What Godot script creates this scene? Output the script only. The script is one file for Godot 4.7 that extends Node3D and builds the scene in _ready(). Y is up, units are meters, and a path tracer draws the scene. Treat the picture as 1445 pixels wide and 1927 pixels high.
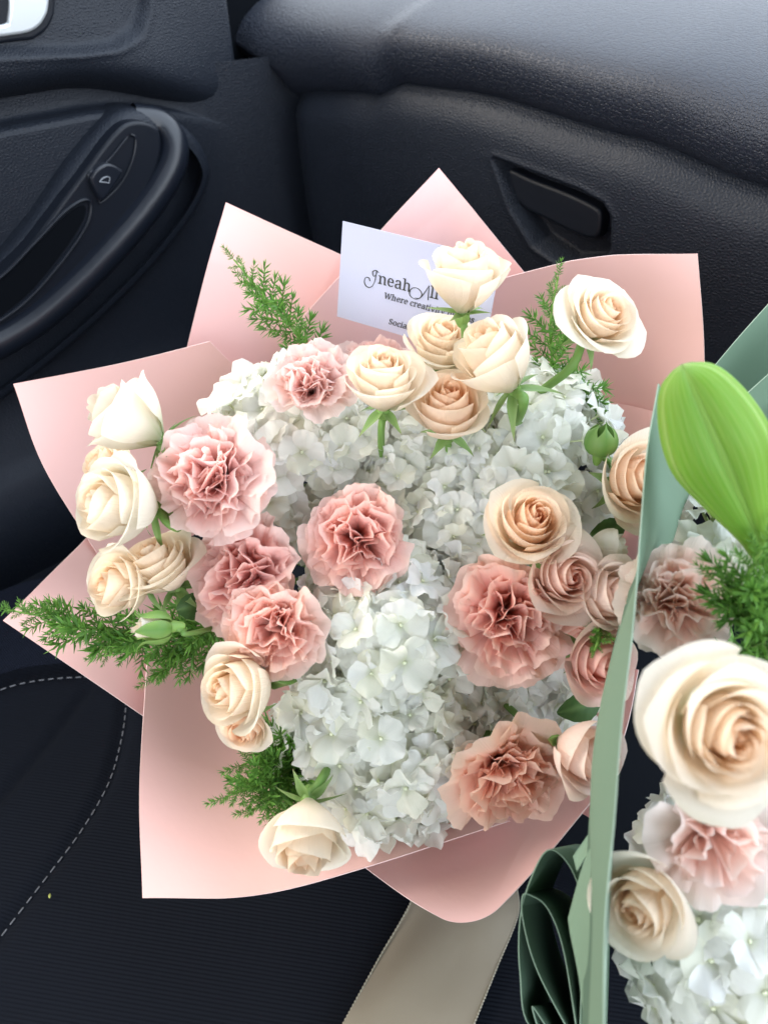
extends Node3D

# ------------------------------------------------------------------ frame of the photograph
const FOC := 1448.0                    # focal length in photo pixels (26 mm equivalent phone lens)
var eye := Vector3(0, 1.2, 0)
var bx: Vector3
var by: Vector3
var bz: Vector3
var car_right := Vector3(0.70711, 0, 0.70711)
var car_front := Vector3(0.70711, 0, -0.70711)
var rs := RandomNumberGenerator.new()
var used := {}
var M := {}
const TO_SRGB := 1.0

class Acc:
	var v := PackedVector3Array()
	var n := PackedVector3Array()
	var c := PackedColorArray()
	var uv := PackedVector2Array()
	var ix := PackedInt32Array()
	func grid(p: PackedVector3Array, col: PackedColorArray, nu: int, nv: int, uvs := PackedVector2Array()) -> void:
		var at := v.size()
		var nn := PackedVector3Array()
		nn.resize(p.size())
		for j in nv - 1:
			for i in nu - 1:
				var a := j * nu + i
				var b := a + 1
				var d := a + nu
				var e := d + 1
				var f1 := (p[b] - p[a]).cross(p[d] - p[a])
				var f2 := (p[d] - p[e]).cross(p[b] - p[e])
				nn[a] += f1
				nn[b] += f1 + f2
				nn[d] += f1 + f2
				nn[e] += f2
				ix.append_array(PackedInt32Array([at + a, at + d, at + b, at + b, at + d, at + e]))
		for k in p.size():
			n.append(nn[k].normalized() if nn[k].length() > 1e-20 else Vector3.UP)
		v.append_array(p)
		c.append_array(col)
		if col.is_empty():
			for k in p.size(): c.append(Color.WHITE)
		if uvs.size() == p.size():
			uv.append_array(uvs)
		else:
			for k in p.size():
				uv.append(Vector2(float(k % nu) / (nu - 1), float(k / nu) / (nv - 1)))
	func tri(a: Vector3, b: Vector3, d: Vector3, col: Color) -> void:
		var at := v.size()
		var nn := (d - a).cross(b - a).normalized()
		for q in [a, b, d]:
			v.append(q)
			n.append(nn)
			c.append(col)
			uv.append(Vector2(0.5, 0.5))
		ix.append_array(PackedInt32Array([at, at + 1, at + 2]))
	func tube(path: PackedVector3Array, rad: PackedFloat32Array, sides: int, col: Color, col2 = null) -> void:
		var p := PackedVector3Array()
		var cc := PackedColorArray()
		var side := Vector3.ZERO
		for k in path.size():
			var t := (path[mini(k + 1, path.size() - 1)] - path[maxi(k - 1, 0)]).normalized()
			if k == 0:
				side = t.cross(Vector3.UP if absf(t.y) < 0.9 else Vector3.RIGHT).normalized()
			else:
				side = (side - t * side.dot(t)).normalized()
			var o := t.cross(side)
			var f := float(k) / maxf(1.0, path.size() - 1.0)
			for s in sides + 1:
				var a := TAU * s / sides
				p.append(path[k] + (side * cos(a) + o * sin(a)) * rad[k])
				cc.append(col if col2 == null else col.lerp(col2, f))
		grid(p, cc, sides + 1, path.size())
	func mesh(m: Material) -> ArrayMesh:
		var arr := []
		arr.resize(Mesh.ARRAY_MAX)
		arr[Mesh.ARRAY_VERTEX] = v
		arr[Mesh.ARRAY_NORMAL] = n
		arr[Mesh.ARRAY_COLOR] = c
		arr[Mesh.ARRAY_TEX_UV] = uv
		arr[Mesh.ARRAY_INDEX] = ix
		var me := ArrayMesh.new()
		me.add_surface_from_arrays(Mesh.PRIMITIVE_TRIANGLES, arr)
		me.surface_set_material(0, m)
		return me

# ------------------------------------------------------------------ small helpers
func px(x: float, y: float, d: float) -> Vector3:          # a place in the car: along the sight line of a photo pixel, d metres deep
	return eye + (bx * ((x - 722.5) / FOC) + by * ((963.5 - y) / FOC) - bz) * d

func pl(q: Array) -> Vector3:
	return px(q[0], q[1], q[2])

func dirc(v: Vector3) -> Vector3:
	return (bx * v.x + by * v.y + bz * v.z).normalized()

func car(r: float, f: float, y: float) -> Vector3:          # right, forward, height relative to the eye
	return eye + car_right * r + car_front * f + Vector3.UP * y

func hit(x: float, y: float, nrm: Vector3, off: float) -> Vector3:
	var d := bx * ((x - 722.5) / FOC) + by * ((963.5 - y) / FOC) - bz
	return eye + d * (off / d.dot(nrm))

func door_pt(x: float, y: float, h: float) -> Vector3:
	return hit(x, y, car_right, -0.9 + h)

func dash_pt(x: float, y: float, f: float) -> Vector3:
	return hit(x, y, car_front, f)

func seat_pt(x: float, y: float, h: float) -> Vector3:
	return hit(x, y, Vector3.UP, -0.62 + h)

func numbered(called: String) -> String:
	if not used.has(called):
		used[called] = 0
		return called
	used[called] += 1
	return "%s_%03d" % [called, used[called]]

func thing(called: String, label: String, category: String, at: Transform3D, group := "") -> Node3D:
	var o := Node3D.new()
	o.name = numbered(called)
	add_child(o, true)
	o.transform = at
	o.set_meta("label", label)
	o.set_meta("category", category)
	if group:
		o.set_meta("group", group)
	return o

func part(called: String, me: Mesh, parent: Node3D, at := Transform3D()) -> MeshInstance3D:
	var o := MeshInstance3D.new()
	var k := 0
	o.name = called
	o.mesh = me
	o.transform = at
	var seen: Dictionary = parent.get_meta("n_") if parent.has_meta("n_") else {}
	if seen.has(called):
		seen[called] += 1
		o.name = "%s_%03d" % [called, seen[called]]
	else:
		seen[called] = 0
	parent.set_meta("n_", seen)
	parent.add_child(o, true)
	return o

func smooth(pts: PackedVector3Array, per: int) -> PackedVector3Array:     # Catmull-Rom through points
	var out := PackedVector3Array()
	var n := pts.size()
	for k in n - 1:
		var a := pts[maxi(k - 1, 0)] if k > 0 else pts[0] * 2.0 - pts[1]
		var d := pts[k + 2] if k + 2 < n else pts[n - 1] * 2.0 - pts[n - 2]
		for s in per:
			out.append(pts[k].cubic_interpolate(pts[k + 1], a, d, float(s) / per))
	out.append(pts[n - 1])
	return out

func smooth_loop(pts: PackedVector3Array, per: int) -> PackedVector3Array:
	var out := PackedVector3Array()
	var n := pts.size()
	for k in n:
		for s in per:
			out.append(pts[k].cubic_interpolate(pts[(k + 1) % n], pts[(k - 1 + n) % n], pts[(k + 2) % n], float(s) / per))
	return out

func ctrl(rows: Array) -> Array:
	var out := []
	for r in rows:
		var a := PackedVector3Array()
		for q in r:
			a.append(pl(q))
		out.append(a)
	return out

func at_curve(pts: PackedVector3Array, t: float) -> Vector3:
	var n := pts.size()
	var s := clampf(t, 0, 1) * (n - 1)
	var k := mini(int(s), n - 2)
	var a := pts[k - 1] if k > 0 else pts[0] * 2.0 - pts[1]
	var d := pts[k + 2] if k + 2 < n else pts[n - 1] * 2.0 - pts[n - 2]
	return pts[k].cubic_interpolate(pts[k + 1], a, d, s - k)

# a sheet of paper (or cloth) with thickness, through a net of points
func sheet(rows: Array, nu: int, nv: int, thick: float, col: Color, edge: Color, m: Material, rnd := 0.0, wave := 0.0, creased := 0) -> ArrayMesh:
	var cr := RandomNumberGenerator.new()
	cr.seed = creased * 97
	var folds := []
	for k in (4 if creased else 0):
		var a := cr.randf() * PI
		folds.append([cos(a), sin(a), cr.randf_range(0.15, 0.85) * cos(a) + cr.randf_range(0.1, 0.9) * sin(a), cr.randf_range(0.0005, 0.0014) * (1 if k % 2 else -1), cr.randf_range(0.25, 0.75), cr.randf_range(0.15, 0.35)])
	var p := PackedVector3Array()
	var uvs := PackedVector2Array()
	for j in nv:
		for i in nu:
			var u := float(i) / (nu - 1)
			var v := float(j) / (nv - 1)
			if rnd > 0.0:                              # the corner at u = 1, v = 0 is rounded
				var a := (u - (1 - rnd)) / rnd
				var b := ((1 - v) - (1 - rnd)) / rnd
				if a > 0 and b > 0:
					var l := sqrt(a * a + b * b)
					if l > 0.0:
						var s: float = maxf(a, b) / l
						u = 1 - rnd + a * s * rnd
						v = 1 - (1 - rnd + b * s * rnd)
			var cross := PackedVector3Array()
			for r in rows:
				cross.append(at_curve(r, u))
			p.append(at_curve(cross, v))
			uvs.append(Vector2(u, v))
	var acc := Acc.new()
	acc.grid(p, PackedColorArray(), nu, nv, uvs)
	var top := PackedVector3Array()
	var low := PackedVector3Array()
	for k in p.size():
		var w := 0.0
		if wave > 0.0:
			w = wave * sin(uvs[k].x * 5.1 + 1.0) * sin(uvs[k].y * 4.3 + 0.6)
		for fo in folds:                               # soft handling creases that fade along their length
			var dd: float = uvs[k].x * fo[0] + uvs[k].y * fo[1] - fo[2]
			var along: float = -uvs[k].x * fo[1] + uvs[k].y * fo[0]
			w += fo[3] * exp(-absf(dd) / 0.05) * exp(-pow((along - fo[4] + 0.3) / fo[5], 2.0))
		top.append(p[k] + acc.n[k] * (thick * 0.5 + w))
		low.append(p[k] - acc.n[k] * (thick * 0.5 - w))
	var out := Acc.new()
	var cc := PackedColorArray()
	cc.resize(p.size())
	cc.fill(col)
	out.grid(top, cc, nu, nv, uvs)
	var back := PackedVector3Array()
	for j in nv:
		for i in nu:
			back.append(low[j * nu + (nu - 1 - i)])
	out.grid(back, cc, nu, nv, uvs)
	var rim := PackedInt32Array()
	for i in nu: rim.append(i)
	for j in range(1, nv): rim.append(j * nu + nu - 1)
	for i in range(nu - 2, -1, -1): rim.append((nv - 1) * nu + i)
	for j in range(nv - 2, -1, -1): rim.append(j * nu)
	var rp := PackedVector3Array()
	for k in rim: rp.append(top[k])
	for k in rim: rp.append(low[k])
	var rc := PackedColorArray()
	rc.resize(rp.size())
	rc.fill(edge)
	out.grid(rp, rc, rim.size(), 2)
	return out.mesh(m)

# a slab whose outline lies on a plane: rounded rim, flat top
func slab(loop: PackedVector3Array, nrm: Vector3, thick: float, bevel: float, m: Material, col := Color.WHITE, crown := 0.0) -> ArrayMesh:
	var n := loop.size()
	var ax := nrm.cross(Vector3.UP if absf(nrm.y) < 0.9 else Vector3.RIGHT).normalized()
	var ay := nrm.cross(ax)
	var flat := PackedVector2Array()
	var area := 0.0
	for q in loop:
		flat.append(Vector2(q.dot(ax), q.dot(ay)))
	for k in n:
		area += flat[k].cross(flat[(k + 1) % n])
	var inward := PackedVector3Array()
	for k in n:
		var t := (loop[(k + 1) % n] - loop[(k - 1 + n) % n]).normalized()
		var w := nrm.cross(t) if area > 0 else t.cross(nrm)
		var test := flat[k] + Vector2(w.dot(ax), w.dot(ay)) * 0.0005
		inward.append(w)
	# make sure the inward side is inside
	var s := 1.0
	var votes := 0
	for k in range(0, n, maxi(1, n / 12)):
		var q := loop[k] + inward[k] * 0.0015
		if Geometry2D.is_point_in_polygon(Vector2(q.dot(ax), q.dot(ay)), flat): votes += 1
		else: votes -= 1
	if votes < 0: s = -1.0
	var p := PackedVector3Array()
	var rings := 6
	for j in rings + 1:
		var a := PI / 2 * (float(j) - 1.0) / (rings - 1)
		for k in n + 1:
			var i := k % n
			if j == 0: p.append(loop[i] - nrm * thick)
			else: p.append(loop[i] + inward[i] * s * bevel * (1 - cos(a)) - nrm * bevel * (1 - sin(a)))
	var acc := Acc.new()
	var cc := PackedColorArray()
	cc.resize(p.size())
	cc.fill(col)
	acc.grid(p, cc, n + 1, rings + 1)
	var cap := PackedVector2Array()
	var capp := PackedVector3Array()
	for k in n:
		var q := loop[k] + inward[k] * s * bevel
		capp.append(q)
		cap.append(Vector2(q.dot(ax), q.dot(ay)))
	var tris := Geometry2D.triangulate_polygon(cap)
	var base := acc.v.size()
	for q in capp:
		acc.v.append(q)
		acc.n.append(nrm)
		acc.c.append(col)
		acc.uv.append(Vector2(q.dot(ax), q.dot(ay)))
	for k in range(0, tris.size(), 3):
		var a := capp[tris[k]]
		var b := capp[tris[k + 1]]
		var d := capp[tris[k + 2]]
		if (d - a).cross(b - a).dot(nrm) > 0: acc.ix.append_array(PackedInt32Array([base + tris[k], base + tris[k + 1], base + tris[k + 2]]))
		else: acc.ix.append_array(PackedInt32Array([base + tris[k], base + tris[k + 2], base + tris[k + 1]]))
	return acc.mesh(m)

func pixel_loop(pts: Array, per: int, where: Callable) -> PackedVector3Array:
	var a := PackedVector3Array()
	for q in pts:
		a.append(where.call(q[0], q[1]))
	return smooth_loop(a, per)

func C(r: float, g: float, b: float) -> Color:
	return Color(r, g, b)

# ------------------------------------------------------------------ materials
func mat(rough: float, spec := 0.5, vertex := true, col := Color.WHITE) -> StandardMaterial3D:
	var m := StandardMaterial3D.new()
	m.roughness = rough
	m.metallic_specular = spec
	m.vertex_color_use_as_albedo = vertex
	m.albedo_color = col.linear_to_srgb()
	m.cull_mode = BaseMaterial3D.CULL_DISABLED
	return m

func noise_tex(kind: int, freq: float, size: int, seed_: int, oct := 3) -> NoiseTexture2D:
	var f := FastNoiseLite.new()
	f.noise_type = kind
	f.frequency = freq
	f.seed = seed_
	f.fractal_octaves = oct
	if kind == FastNoiseLite.TYPE_CELLULAR:
		f.cellular_return_type = FastNoiseLite.RETURN_DISTANCE2_SUB
		f.fractal_type = FastNoiseLite.FRACTAL_NONE
	var t := NoiseTexture2D.new()
	t.width = size
	t.height = size
	t.seamless = true
	t.noise = f
	return t

func image_tex(size: int, fill: Callable) -> ImageTexture:
	var im := Image.create(size, size, false, Image.FORMAT_L8)
	fill.call(im, size)
	return ImageTexture.create_from_image(im)

func bump(m: StandardMaterial3D, t: Texture2D, scale_cm: float, per_metre: float, tri := true) -> void:
	m.heightmap_enabled = true
	m.heightmap_texture = t
	m.heightmap_scale = scale_cm
	if tri:
		m.uv1_triplanar = true
		m.uv1_world_triplanar = true
		m.uv1_triplanar_sharpness = 4.0
		m.uv1_scale = Vector3.ONE * per_metre

func fill_veins(im: Image, n: int) -> void:
	var r := RandomNumberGenerator.new()
	r.seed = 5
	var col := PackedFloat32Array()
	col.resize(n)
	for k in 14:
		var w := r.randf_range(6, 40)
		var ph := r.randf() * TAU
		for i in n: col[i] += sin(TAU * i / n * roundf(w) + ph) * 0.25
	for y in n:
		for x in n:
			var s := clampf(0.5 + 0.22 * col[x] + 0.05 * sin(y * 0.35 + col[x] * 3.0), 0, 1)
			im.set_pixel(x, y, Color(s, s, s))

func fill_rings(im: Image, n: int) -> void:            # the dashboard's embossed dots and dashes
	im.fill(Color(0.35, 0.35, 0.35))
	var r := RandomNumberGenerator.new()
	r.seed = 11
	var cells := 46
	var step := float(n) / cells
	for j in cells:
		for i in cells:
			var c0 := Vector2((i + 0.5 + r.randf_range(-0.3, 0.3)) * step, (j + 0.5 + r.randf_range(-0.3, 0.3)) * step)
			var ring := r.randf() < 0.55
			var rad := step * r.randf_range(0.28, 0.46)
			var reach := int(step * 0.8)
			for dy in range(-reach, reach + 1):
				for dx in range(-reach, reach + 1):
					var d := sqrt(float(dx * dx + dy * dy))
					var h := 0.0
					if ring: h = exp(-pow((d - rad) / (step * 0.13), 2.0)) * 0.65 if d > rad else 0.65 - 0.3 * (1 - d / rad)
					else: h = 0.6 * exp(-pow(dx / (step * 0.12), 2.0) - pow(dy / (step * 0.4), 2.0)) + 0.6 * exp(-pow((dx - step * 0.42) / (step * 0.12), 2.0) - pow(dy / (step * 0.35), 2.0))
					if h < 0.02: continue
					var x := posmod(int(c0.x) + dx, n)
					var y := posmod(int(c0.y) + dy, n)
					var o := im.get_pixel(x, y).r
					var w := clampf(maxf(o, 0.3 + h), 0, 1)
					im.set_pixel(x, y, Color(w, w, w))

func fill_ribs(im: Image, n: int) -> void:             # ribbed seat cloth, threads across each rib
	for y in n:
		for x in n:
			var rib := 0.5 + 0.5 * sin(TAU * y / n * 16.0)
			var thr := 0.5 + 0.5 * sin(TAU * x / n * 44.0 + PI * floorf(float(y) / n * 16.0))
			var s := clampf(0.75 * rib + 0.25 * thr * rib, 0, 1)
			im.set_pixel(x, y, Color(s, s, s))

func fill_weave(im: Image, n: int) -> void:
	for y in n:
		for x in n:
			var a := TAU * x / n * 16.0
			var b := TAU * y / n * 16.0
			var s := clampf(0.5 + 0.5 * sin(a + (PI if sin(b) > 0 else 0.0)) * absf(sin(b)), 0, 1)
			im.set_pixel(x, y, Color(s, s, s))

func fill_satin(im: Image, n: int) -> void:
	for y in n:
		for x in n:
			var s := 0.5 + 0.25 * sin(TAU * (x * 30.0 + y * 12.0) / n) + 0.25 * sin(TAU * (x * -8.0 + y * 60.0) / n)
			im.set_pixel(x, y, Color(s, s, s))

func make_materials() -> void:
	var veins := image_tex(256, fill_veins)
	var pm := mat(0.72, 0.28)
	pm.backlight_enabled = true
	pm.backlight = Color(0.95, 0.95, 0.95).linear_to_srgb()
	bump(pm, veins, 0.03, 1.0, false)
	M.petal = pm
	var hy := mat(0.6, 0.35)
	hy.backlight_enabled = true
	hy.backlight = Color(1.0, 1.0, 1.0).linear_to_srgb()
	bump(hy, veins, 0.02, 1.0, false)
	M.white_petal = hy
	var lf := mat(0.5, 0.45)
	lf.backlight_enabled = true
	lf.backlight = Color(0.4, 0.4, 0.4).linear_to_srgb()
	M.leaf = lf
	M.stem = mat(0.5, 0.45)
	var lb := mat(0.55, 0.35)
	lb.subsurf_scatter_enabled = true
	lb.subsurf_scatter_strength = 0.12
	bump(lb, veins, 0.02, 1.0, false)
	M.lily = lb
	var paper := mat(0.75, 0.25)
	paper.backlight_enabled = true
	paper.backlight = Color(0.28, 0.28, 0.28).linear_to_srgb()
	bump(paper, noise_tex(FastNoiseLite.TYPE_SIMPLEX, 0.03, 512, 3, 4), 0.004, 7.0)
	M.paper = paper
	var card := mat(0.5, 0.45)
	M.card = card
	M.ink = mat(0.6, 0.3, false, C(0.05, 0.05, 0.045))
	var grain := noise_tex(FastNoiseLite.TYPE_CELLULAR, 0.045, 512, 7)
	var plast := mat(0.52, 0.38, false, C(0.0105, 0.0138, 0.0215))
	bump(plast, grain, 0.07, 16.0)
	M.grain = plast
	var plain := mat(0.42, 0.4, false, C(0.0065, 0.0088, 0.0145))
	bump(plain, grain, 0.012, 30.0)
	M.plain = plain
	var gloss := mat(0.32, 0.5, false, C(0.008, 0.0105, 0.017))
	bump(gloss, noise_tex(FastNoiseLite.TYPE_SIMPLEX, 0.02, 256, 9, 2), 0.01, 10.0)
	M.gloss = gloss
	var pad := mat(0.5, 0.5, false, C(0.0135, 0.0178, 0.030))
	bump(pad, image_tex(1024, fill_rings), 0.12, 1.0, false)
	pad.uv1_scale = Vector3(6.5, 6.5, 1)
	M.pad = pad
	var cloth := mat(0.95, 0.12, false, C(0.008, 0.0095, 0.0135))
	cloth.rim_enabled = true
	cloth.rim = 0.06
	cloth.rim_tint = 0.6
	bump(cloth, image_tex(512, fill_ribs), 0.02, 1.0, false)
	M.cloth = cloth
	var weave := mat(0.9, 0.2, false, C(0.007, 0.009, 0.016))
	bump(weave, image_tex(512, fill_weave), 0.06, 1.0, false)
	M.weave = weave
	M.thread = mat(0.8, 0.2, false, C(0.16, 0.165, 0.18))
	var chrome := mat(0.3, 0.7, false, C(0.8, 0.84, 0.86))
	chrome.metallic = 0.5
	M.chrome = chrome
	M.icon = mat(0.5, 0.5, false, C(0.35, 0.37, 0.4))
	var satin := mat(0.33, 0.55)
	satin.rim_enabled = true
	satin.rim = 0.5
	satin.rim_tint = 0.5
	bump(satin, image_tex(256, fill_satin), 0.01, 1.0, false)
	satin.uv1_scale = Vector3(5, 12, 1)
	M.satin = satin
	M.carpet = mat(0.95, 0.1, false, C(0.005, 0.006, 0.008))

# ------------------------------------------------------------------ flowers
func upright(pos: Vector3, up: Vector3, spin: float) -> Transform3D:
	var x := up.cross(Vector3(0.31, 0.9, 0.27)).normalized()
	var z := x.cross(up).normalized()
	return Transform3D(Basis(x, up, z), pos) * Transform3D(Basis(Vector3.UP, spin), Vector3.ZERO)

func sstep(a: float, b: float, x: float) -> float:
	return smoothstep(a, b, x)

var PAL := {
	"cream": {"heart": Color(0.97, 0.68, 0.44), "mid": Color(0.96, 0.79, 0.60), "out": Color(0.96, 0.89, 0.77), "green": 0.35},
	"white": {"heart": Color(0.97, 0.76, 0.54), "mid": Color(0.96, 0.84, 0.68), "out": Color(0.90, 0.87, 0.78), "green": 0.6},
	"peach": {"heart": Color(0.97, 0.58, 0.34), "mid": Color(0.97, 0.71, 0.50), "out": Color(0.96, 0.84, 0.70), "green": 0.3},
	"blush": {"heart": Color(0.98, 0.56, 0.45), "mid": Color(0.97, 0.70, 0.60), "out": Color(0.96, 0.82, 0.74), "green": 0.2},
	"pink": {"heart": Color(0.98, 0.49, 0.42), "mid": Color(0.98, 0.62, 0.55), "out": Color(0.97, 0.75, 0.68), "green": 0.2},
}
var bundle: Vector3

func rose_petal(R: float, t: float, phi: float, open: float, H0: float, pal: Dictionary, nu: int, nv: int, outermost: bool) -> ArrayMesh:
	var rm := (0.055 + 0.68 * pow(t, 0.95)) * (1 + rs.randf_range(-0.09, 0.09) * (1 - t))
	var rb := 0.02 + 0.07 * t
	var fl := open * 0.5 * pow(t, 2.6) + 0.13 * sstep(0.72, 1.0, t) * (1 - open) - 0.17 * sin(PI * minf(1.0, t * 1.12)) * (1 - 0.75 * open) - 0.03 * (1 - t)
	var H := H0 * (0.90 + 0.1 * sstep(0, 0.35, t)) * (1 - 0.36 * open * pow(t, 2.4) - 0.16 * (1 - open) * sstep(0.45, 1.0, t)) * rs.randf_range(0.95, 1.04)
	var dl := lerpf(2.3, 1.14, pow(t, 0.6)) * rs.randf_range(0.92, 1.08)
	var sp := 0.05 + 0.03 * t
	var roll := rs.randf_range(0.4, 1.0) * sstep(0.15, 0.7, t) * (0.45 + 0.55 * open)
	var tilt := rs.randf_range(-0.03, 0.03)
	var w1 := rs.randf_range(0.01, 0.03) * (0.4 + t)
	var wp := rs.randf() * TAU
	var pnt := rs.randf_range(0.0, 0.07) * sstep(0.3, 0.8, t)
	var c0: Color = pal.heart
	var cm: Color = pal.mid
	var co: Color = pal.out
	var body := c0.lerp(cm, sstep(0.0, 0.45, t)).lerp(co, sstep(0.35, 0.95, t))
	var p := PackedVector3Array()
	var cc := PackedColorArray()
	for j in nv:
		var v := float(j) / (nv - 1)
		v = 1 - pow(1 - v, 1.25)
		for i in nu:
			var u := 2.0 * i / (nu - 1) - 1
			var au := absf(u)
			var vv := v * (1 - 0.2 * pow(au, 2.4)) + pnt * exp(-u * u / 0.03) * v * v * v
			var wid := 0.5 + 0.5 * sstep(0.0, 0.5, v)
			var ang := phi + u * dl * wid
			var q := sin(minf(vv / 0.66, 1.0) * PI / 2)
			var r := rb + (rm - rb) * q
			var up := maxf(0, (vv - 0.42) / 0.58)
			r += fl * pow(up, 1.7) + sp * u * q
			r += roll * 0.11 * pow(au, 3.0) * vv * vv
			r += w1 * sin(u * 4.5 + wp) * vv * vv
			var tip := maxf(0, (vv - 0.78) / 0.22)
			r += roll * 0.13 * tip * tip
			var h := H * (pow(vv, 0.92) + tilt * u * vv)
			h -= roll * 0.10 * tip * tip + fl * 0.35 * pow(up, 2.2)
			r = maxf(r, 0.012)
			p.append(Vector3(cos(ang) * r, h, sin(ang) * r) * R)
			var col := body.lerp(c0, 0.3 * (1 - v) * (1 - 0.6 * t)).lerp(co, 0.3 * pow(v, 5.0))
			if t > 0.7:
				col = col.lerp(Color(0.52, 0.62, 0.28), float(pal.green) * sstep(0.45, 0.0, v) + (0.3 * float(pal.green) * exp(-u * u / 0.02) * sstep(0.9, 0.4, v) if outermost else 0.0))
			if outermost: col = col.lerp(Color(0.62, 0.55, 0.34), 0.35 * pow(v, 14.0) * sstep(0.2, 0.9, sin(u * 3.0 + wp)))
			cc.append(col)
	var acc := Acc.new()
	acc.grid(p, cc, nu, nv)
	return acc.mesh(M.petal)

func sepal(R: float, len_: float, hug: float, phi: float, H0: float) -> ArrayMesh:
	var p := PackedVector3Array()
	var cc := PackedColorArray()
	var nv := 10
	var curl := rs.randf_range(-0.5, 1.0)
	var side := rs.randf_range(-0.25, 0.25)
	var pos := Vector2(0.10, 0.0)
	var ang := lerpf(-0.25, 1.0, hug)
	for j in nv:
		var v := float(j) / (nv - 1)
		var w := 0.125 * pow(sin(minf(1.0, v * 1.25 + 0.22) * PI * 0.72), 1.2) * (1 - pow(v, 2.2)) + 0.004
		for i in 5:
			var u := 0.5 * i - 1
			var lat := u * w
			var rr := pos.x - 0.05 * u * u * (1 - v)
			var a := phi + side * v
			p.append((Vector3(cos(a), 0, sin(a)) * rr + Vector3(-sin(a), 0, cos(a)) * lat + Vector3.UP * (pos.y + 0.06 * u * u * (1 - v))) * R)
			cc.append(Color(0.16, 0.30, 0.07).lerp(Color(0.34, 0.47, 0.2), v * 0.5 + 0.3 * absf(u)).lerp(Color(0.22, 0.16, 0.08), pow(v, 8.0) * 0.7))
		ang += (lerpf(-0.05, 0.08, hug) - curl * 0.16 * v) * 1.0
		if hug > 0.6 and v > 0.3: ang = lerpf(ang, 1.5, 0.4)
		pos += Vector2(cos(ang), sin(ang)) * len_ / nv
	var acc := Acc.new()
	acc.grid(p, cc, 5, nv)
	return acc.mesh(M.leaf)

func stem_mesh(root: Node3D, route: Array, rad: float) -> ArrayMesh:
	var inv := root.transform.affine_inverse()
	var pts := PackedVector3Array()
	pts.append(root.transform.origin - root.transform.basis.y * 0.001)
	if route.is_empty():
		pts.append(root.transform.origin - root.transform.basis.y * 0.03)
		pts.append((root.transform.origin - root.transform.basis.y * 0.05).lerp(bundle, 0.5))
	else:
		for q in route: pts.append(pl(q))
	pts.append(bundle + Vector3(rs.randf_range(-1, 1), rs.randf_range(-1, 1), rs.randf_range(-1, 1)) * 0.012)
	var s := smooth(pts, 8)
	var rad_ := PackedFloat32Array()
	var loc := PackedVector3Array()
	for k in s.size():
		loc.append(inv * s[k])
		rad_.append(rad * (1.25 if k < 2 else 1.0))
	var acc := Acc.new()
	acc.tube(loc, rad_, 8, Color(0.17, 0.31, 0.07), Color(0.12, 0.24, 0.06))
	return acc.mesh(M.stem)

func rose(label: String, x: float, y: float, d: float, diam: float, axis: Vector3, open: float, tone: String, o := {}) -> Node3D:
	rs.seed = int(x * 131 + y * 17)
	var pal: Dictionary = PAL[tone]
	var up := dirc(axis)
	var H0 := lerpf(1.6, 1.2, open)
	var R := diam * 0.5 * d / FOC / (0.75 + 0.33 * open)
	var pos := px(x, y, d) - up * R * H0 * 0.55
	var root := thing("rose", label, "rose", upright(pos, up, rs.randf() * TAU), o.get("group", "spray roses in the pink bouquet"))
	var n: int = o.get("petals", int(19 + 7 * open))
	var res: int = o.get("res", 13)
	for i in n:
		var t := float(i) / (n - 1)
		var phi := i * 2.39996 + rs.randf_range(-0.3, 0.3)
		part("petal", rose_petal(R, t, phi, open, H0, pal, res, res - 1, i >= n - 4), root)
	var hip := Acc.new()
	hip.tube(PackedVector3Array([Vector3(0, -0.30, 0) * R, Vector3(0, -0.26, 0) * R, Vector3(0, -0.12, 0) * R, Vector3(0, 0.02, 0) * R, Vector3(0, 0.1, 0) * R]), PackedFloat32Array([0.06 * R, 0.1 * R, 0.17 * R, 0.16 * R, 0.12 * R]), 10, Color(0.19, 0.33, 0.08))
	part("hip", hip.mesh(M.stem), root)
	var hug: float = o.get("hug", 0.1)
	for k in 5:
		part("sepal", sepal(R, 0.75 * o.get("sepal", 1.0) * rs.randf_range(0.85, 1.2), clampf(hug + rs.randf_range(-0.15, 0.15), 0, 1), TAU * k / 5 + rs.randf_range(-0.2, 0.2), H0), root)
	part("stem", stem_mesh(root, o.get("route", []), o.get("stem", 0.0024)), root)
	if o.has("leaf"):
		var l: Array = o.leaf                          # base, tip
		var a := root.transform.affine_inverse() * pl(l[0])
		var b := root.transform.affine_inverse() * pl(l[1])
		var out := (root.transform.affine_inverse().basis * bz).normalized()
		var sd := (b - a).cross(out).normalized() * a.distance_to(b) * 0.30
		var lp := PackedVector3Array()
		var lc := PackedColorArray()
		for j in 13:
			var v := j / 12.0
			for i in 7:
				var u := i / 3.0 - 1
				var w := pow(sin(PI * minf(1.0, v * 0.93 + 0.05)), 0.8) * (1 + 0.06 * (j % 2) * absf(u))
				lp.append(a.lerp(b, v) + sd * u * w + out * a.distance_to(b) * (0.12 * sin(v * PI) + 0.10 * u * u * w - 0.12 * v * v))
				lc.append(Color(0.055, 0.13, 0.035).lerp(Color(0.14, 0.26, 0.08), 0.7 * exp(-u * u / 0.02) + 0.2 * absf(sin(v * 26.0 - absf(u) * 5.0))))
		var la := Acc.new()
		la.grid(lp, lc, 7, 13)
		part("leaf", la.mesh(M.leaf), root)
	return root

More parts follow.
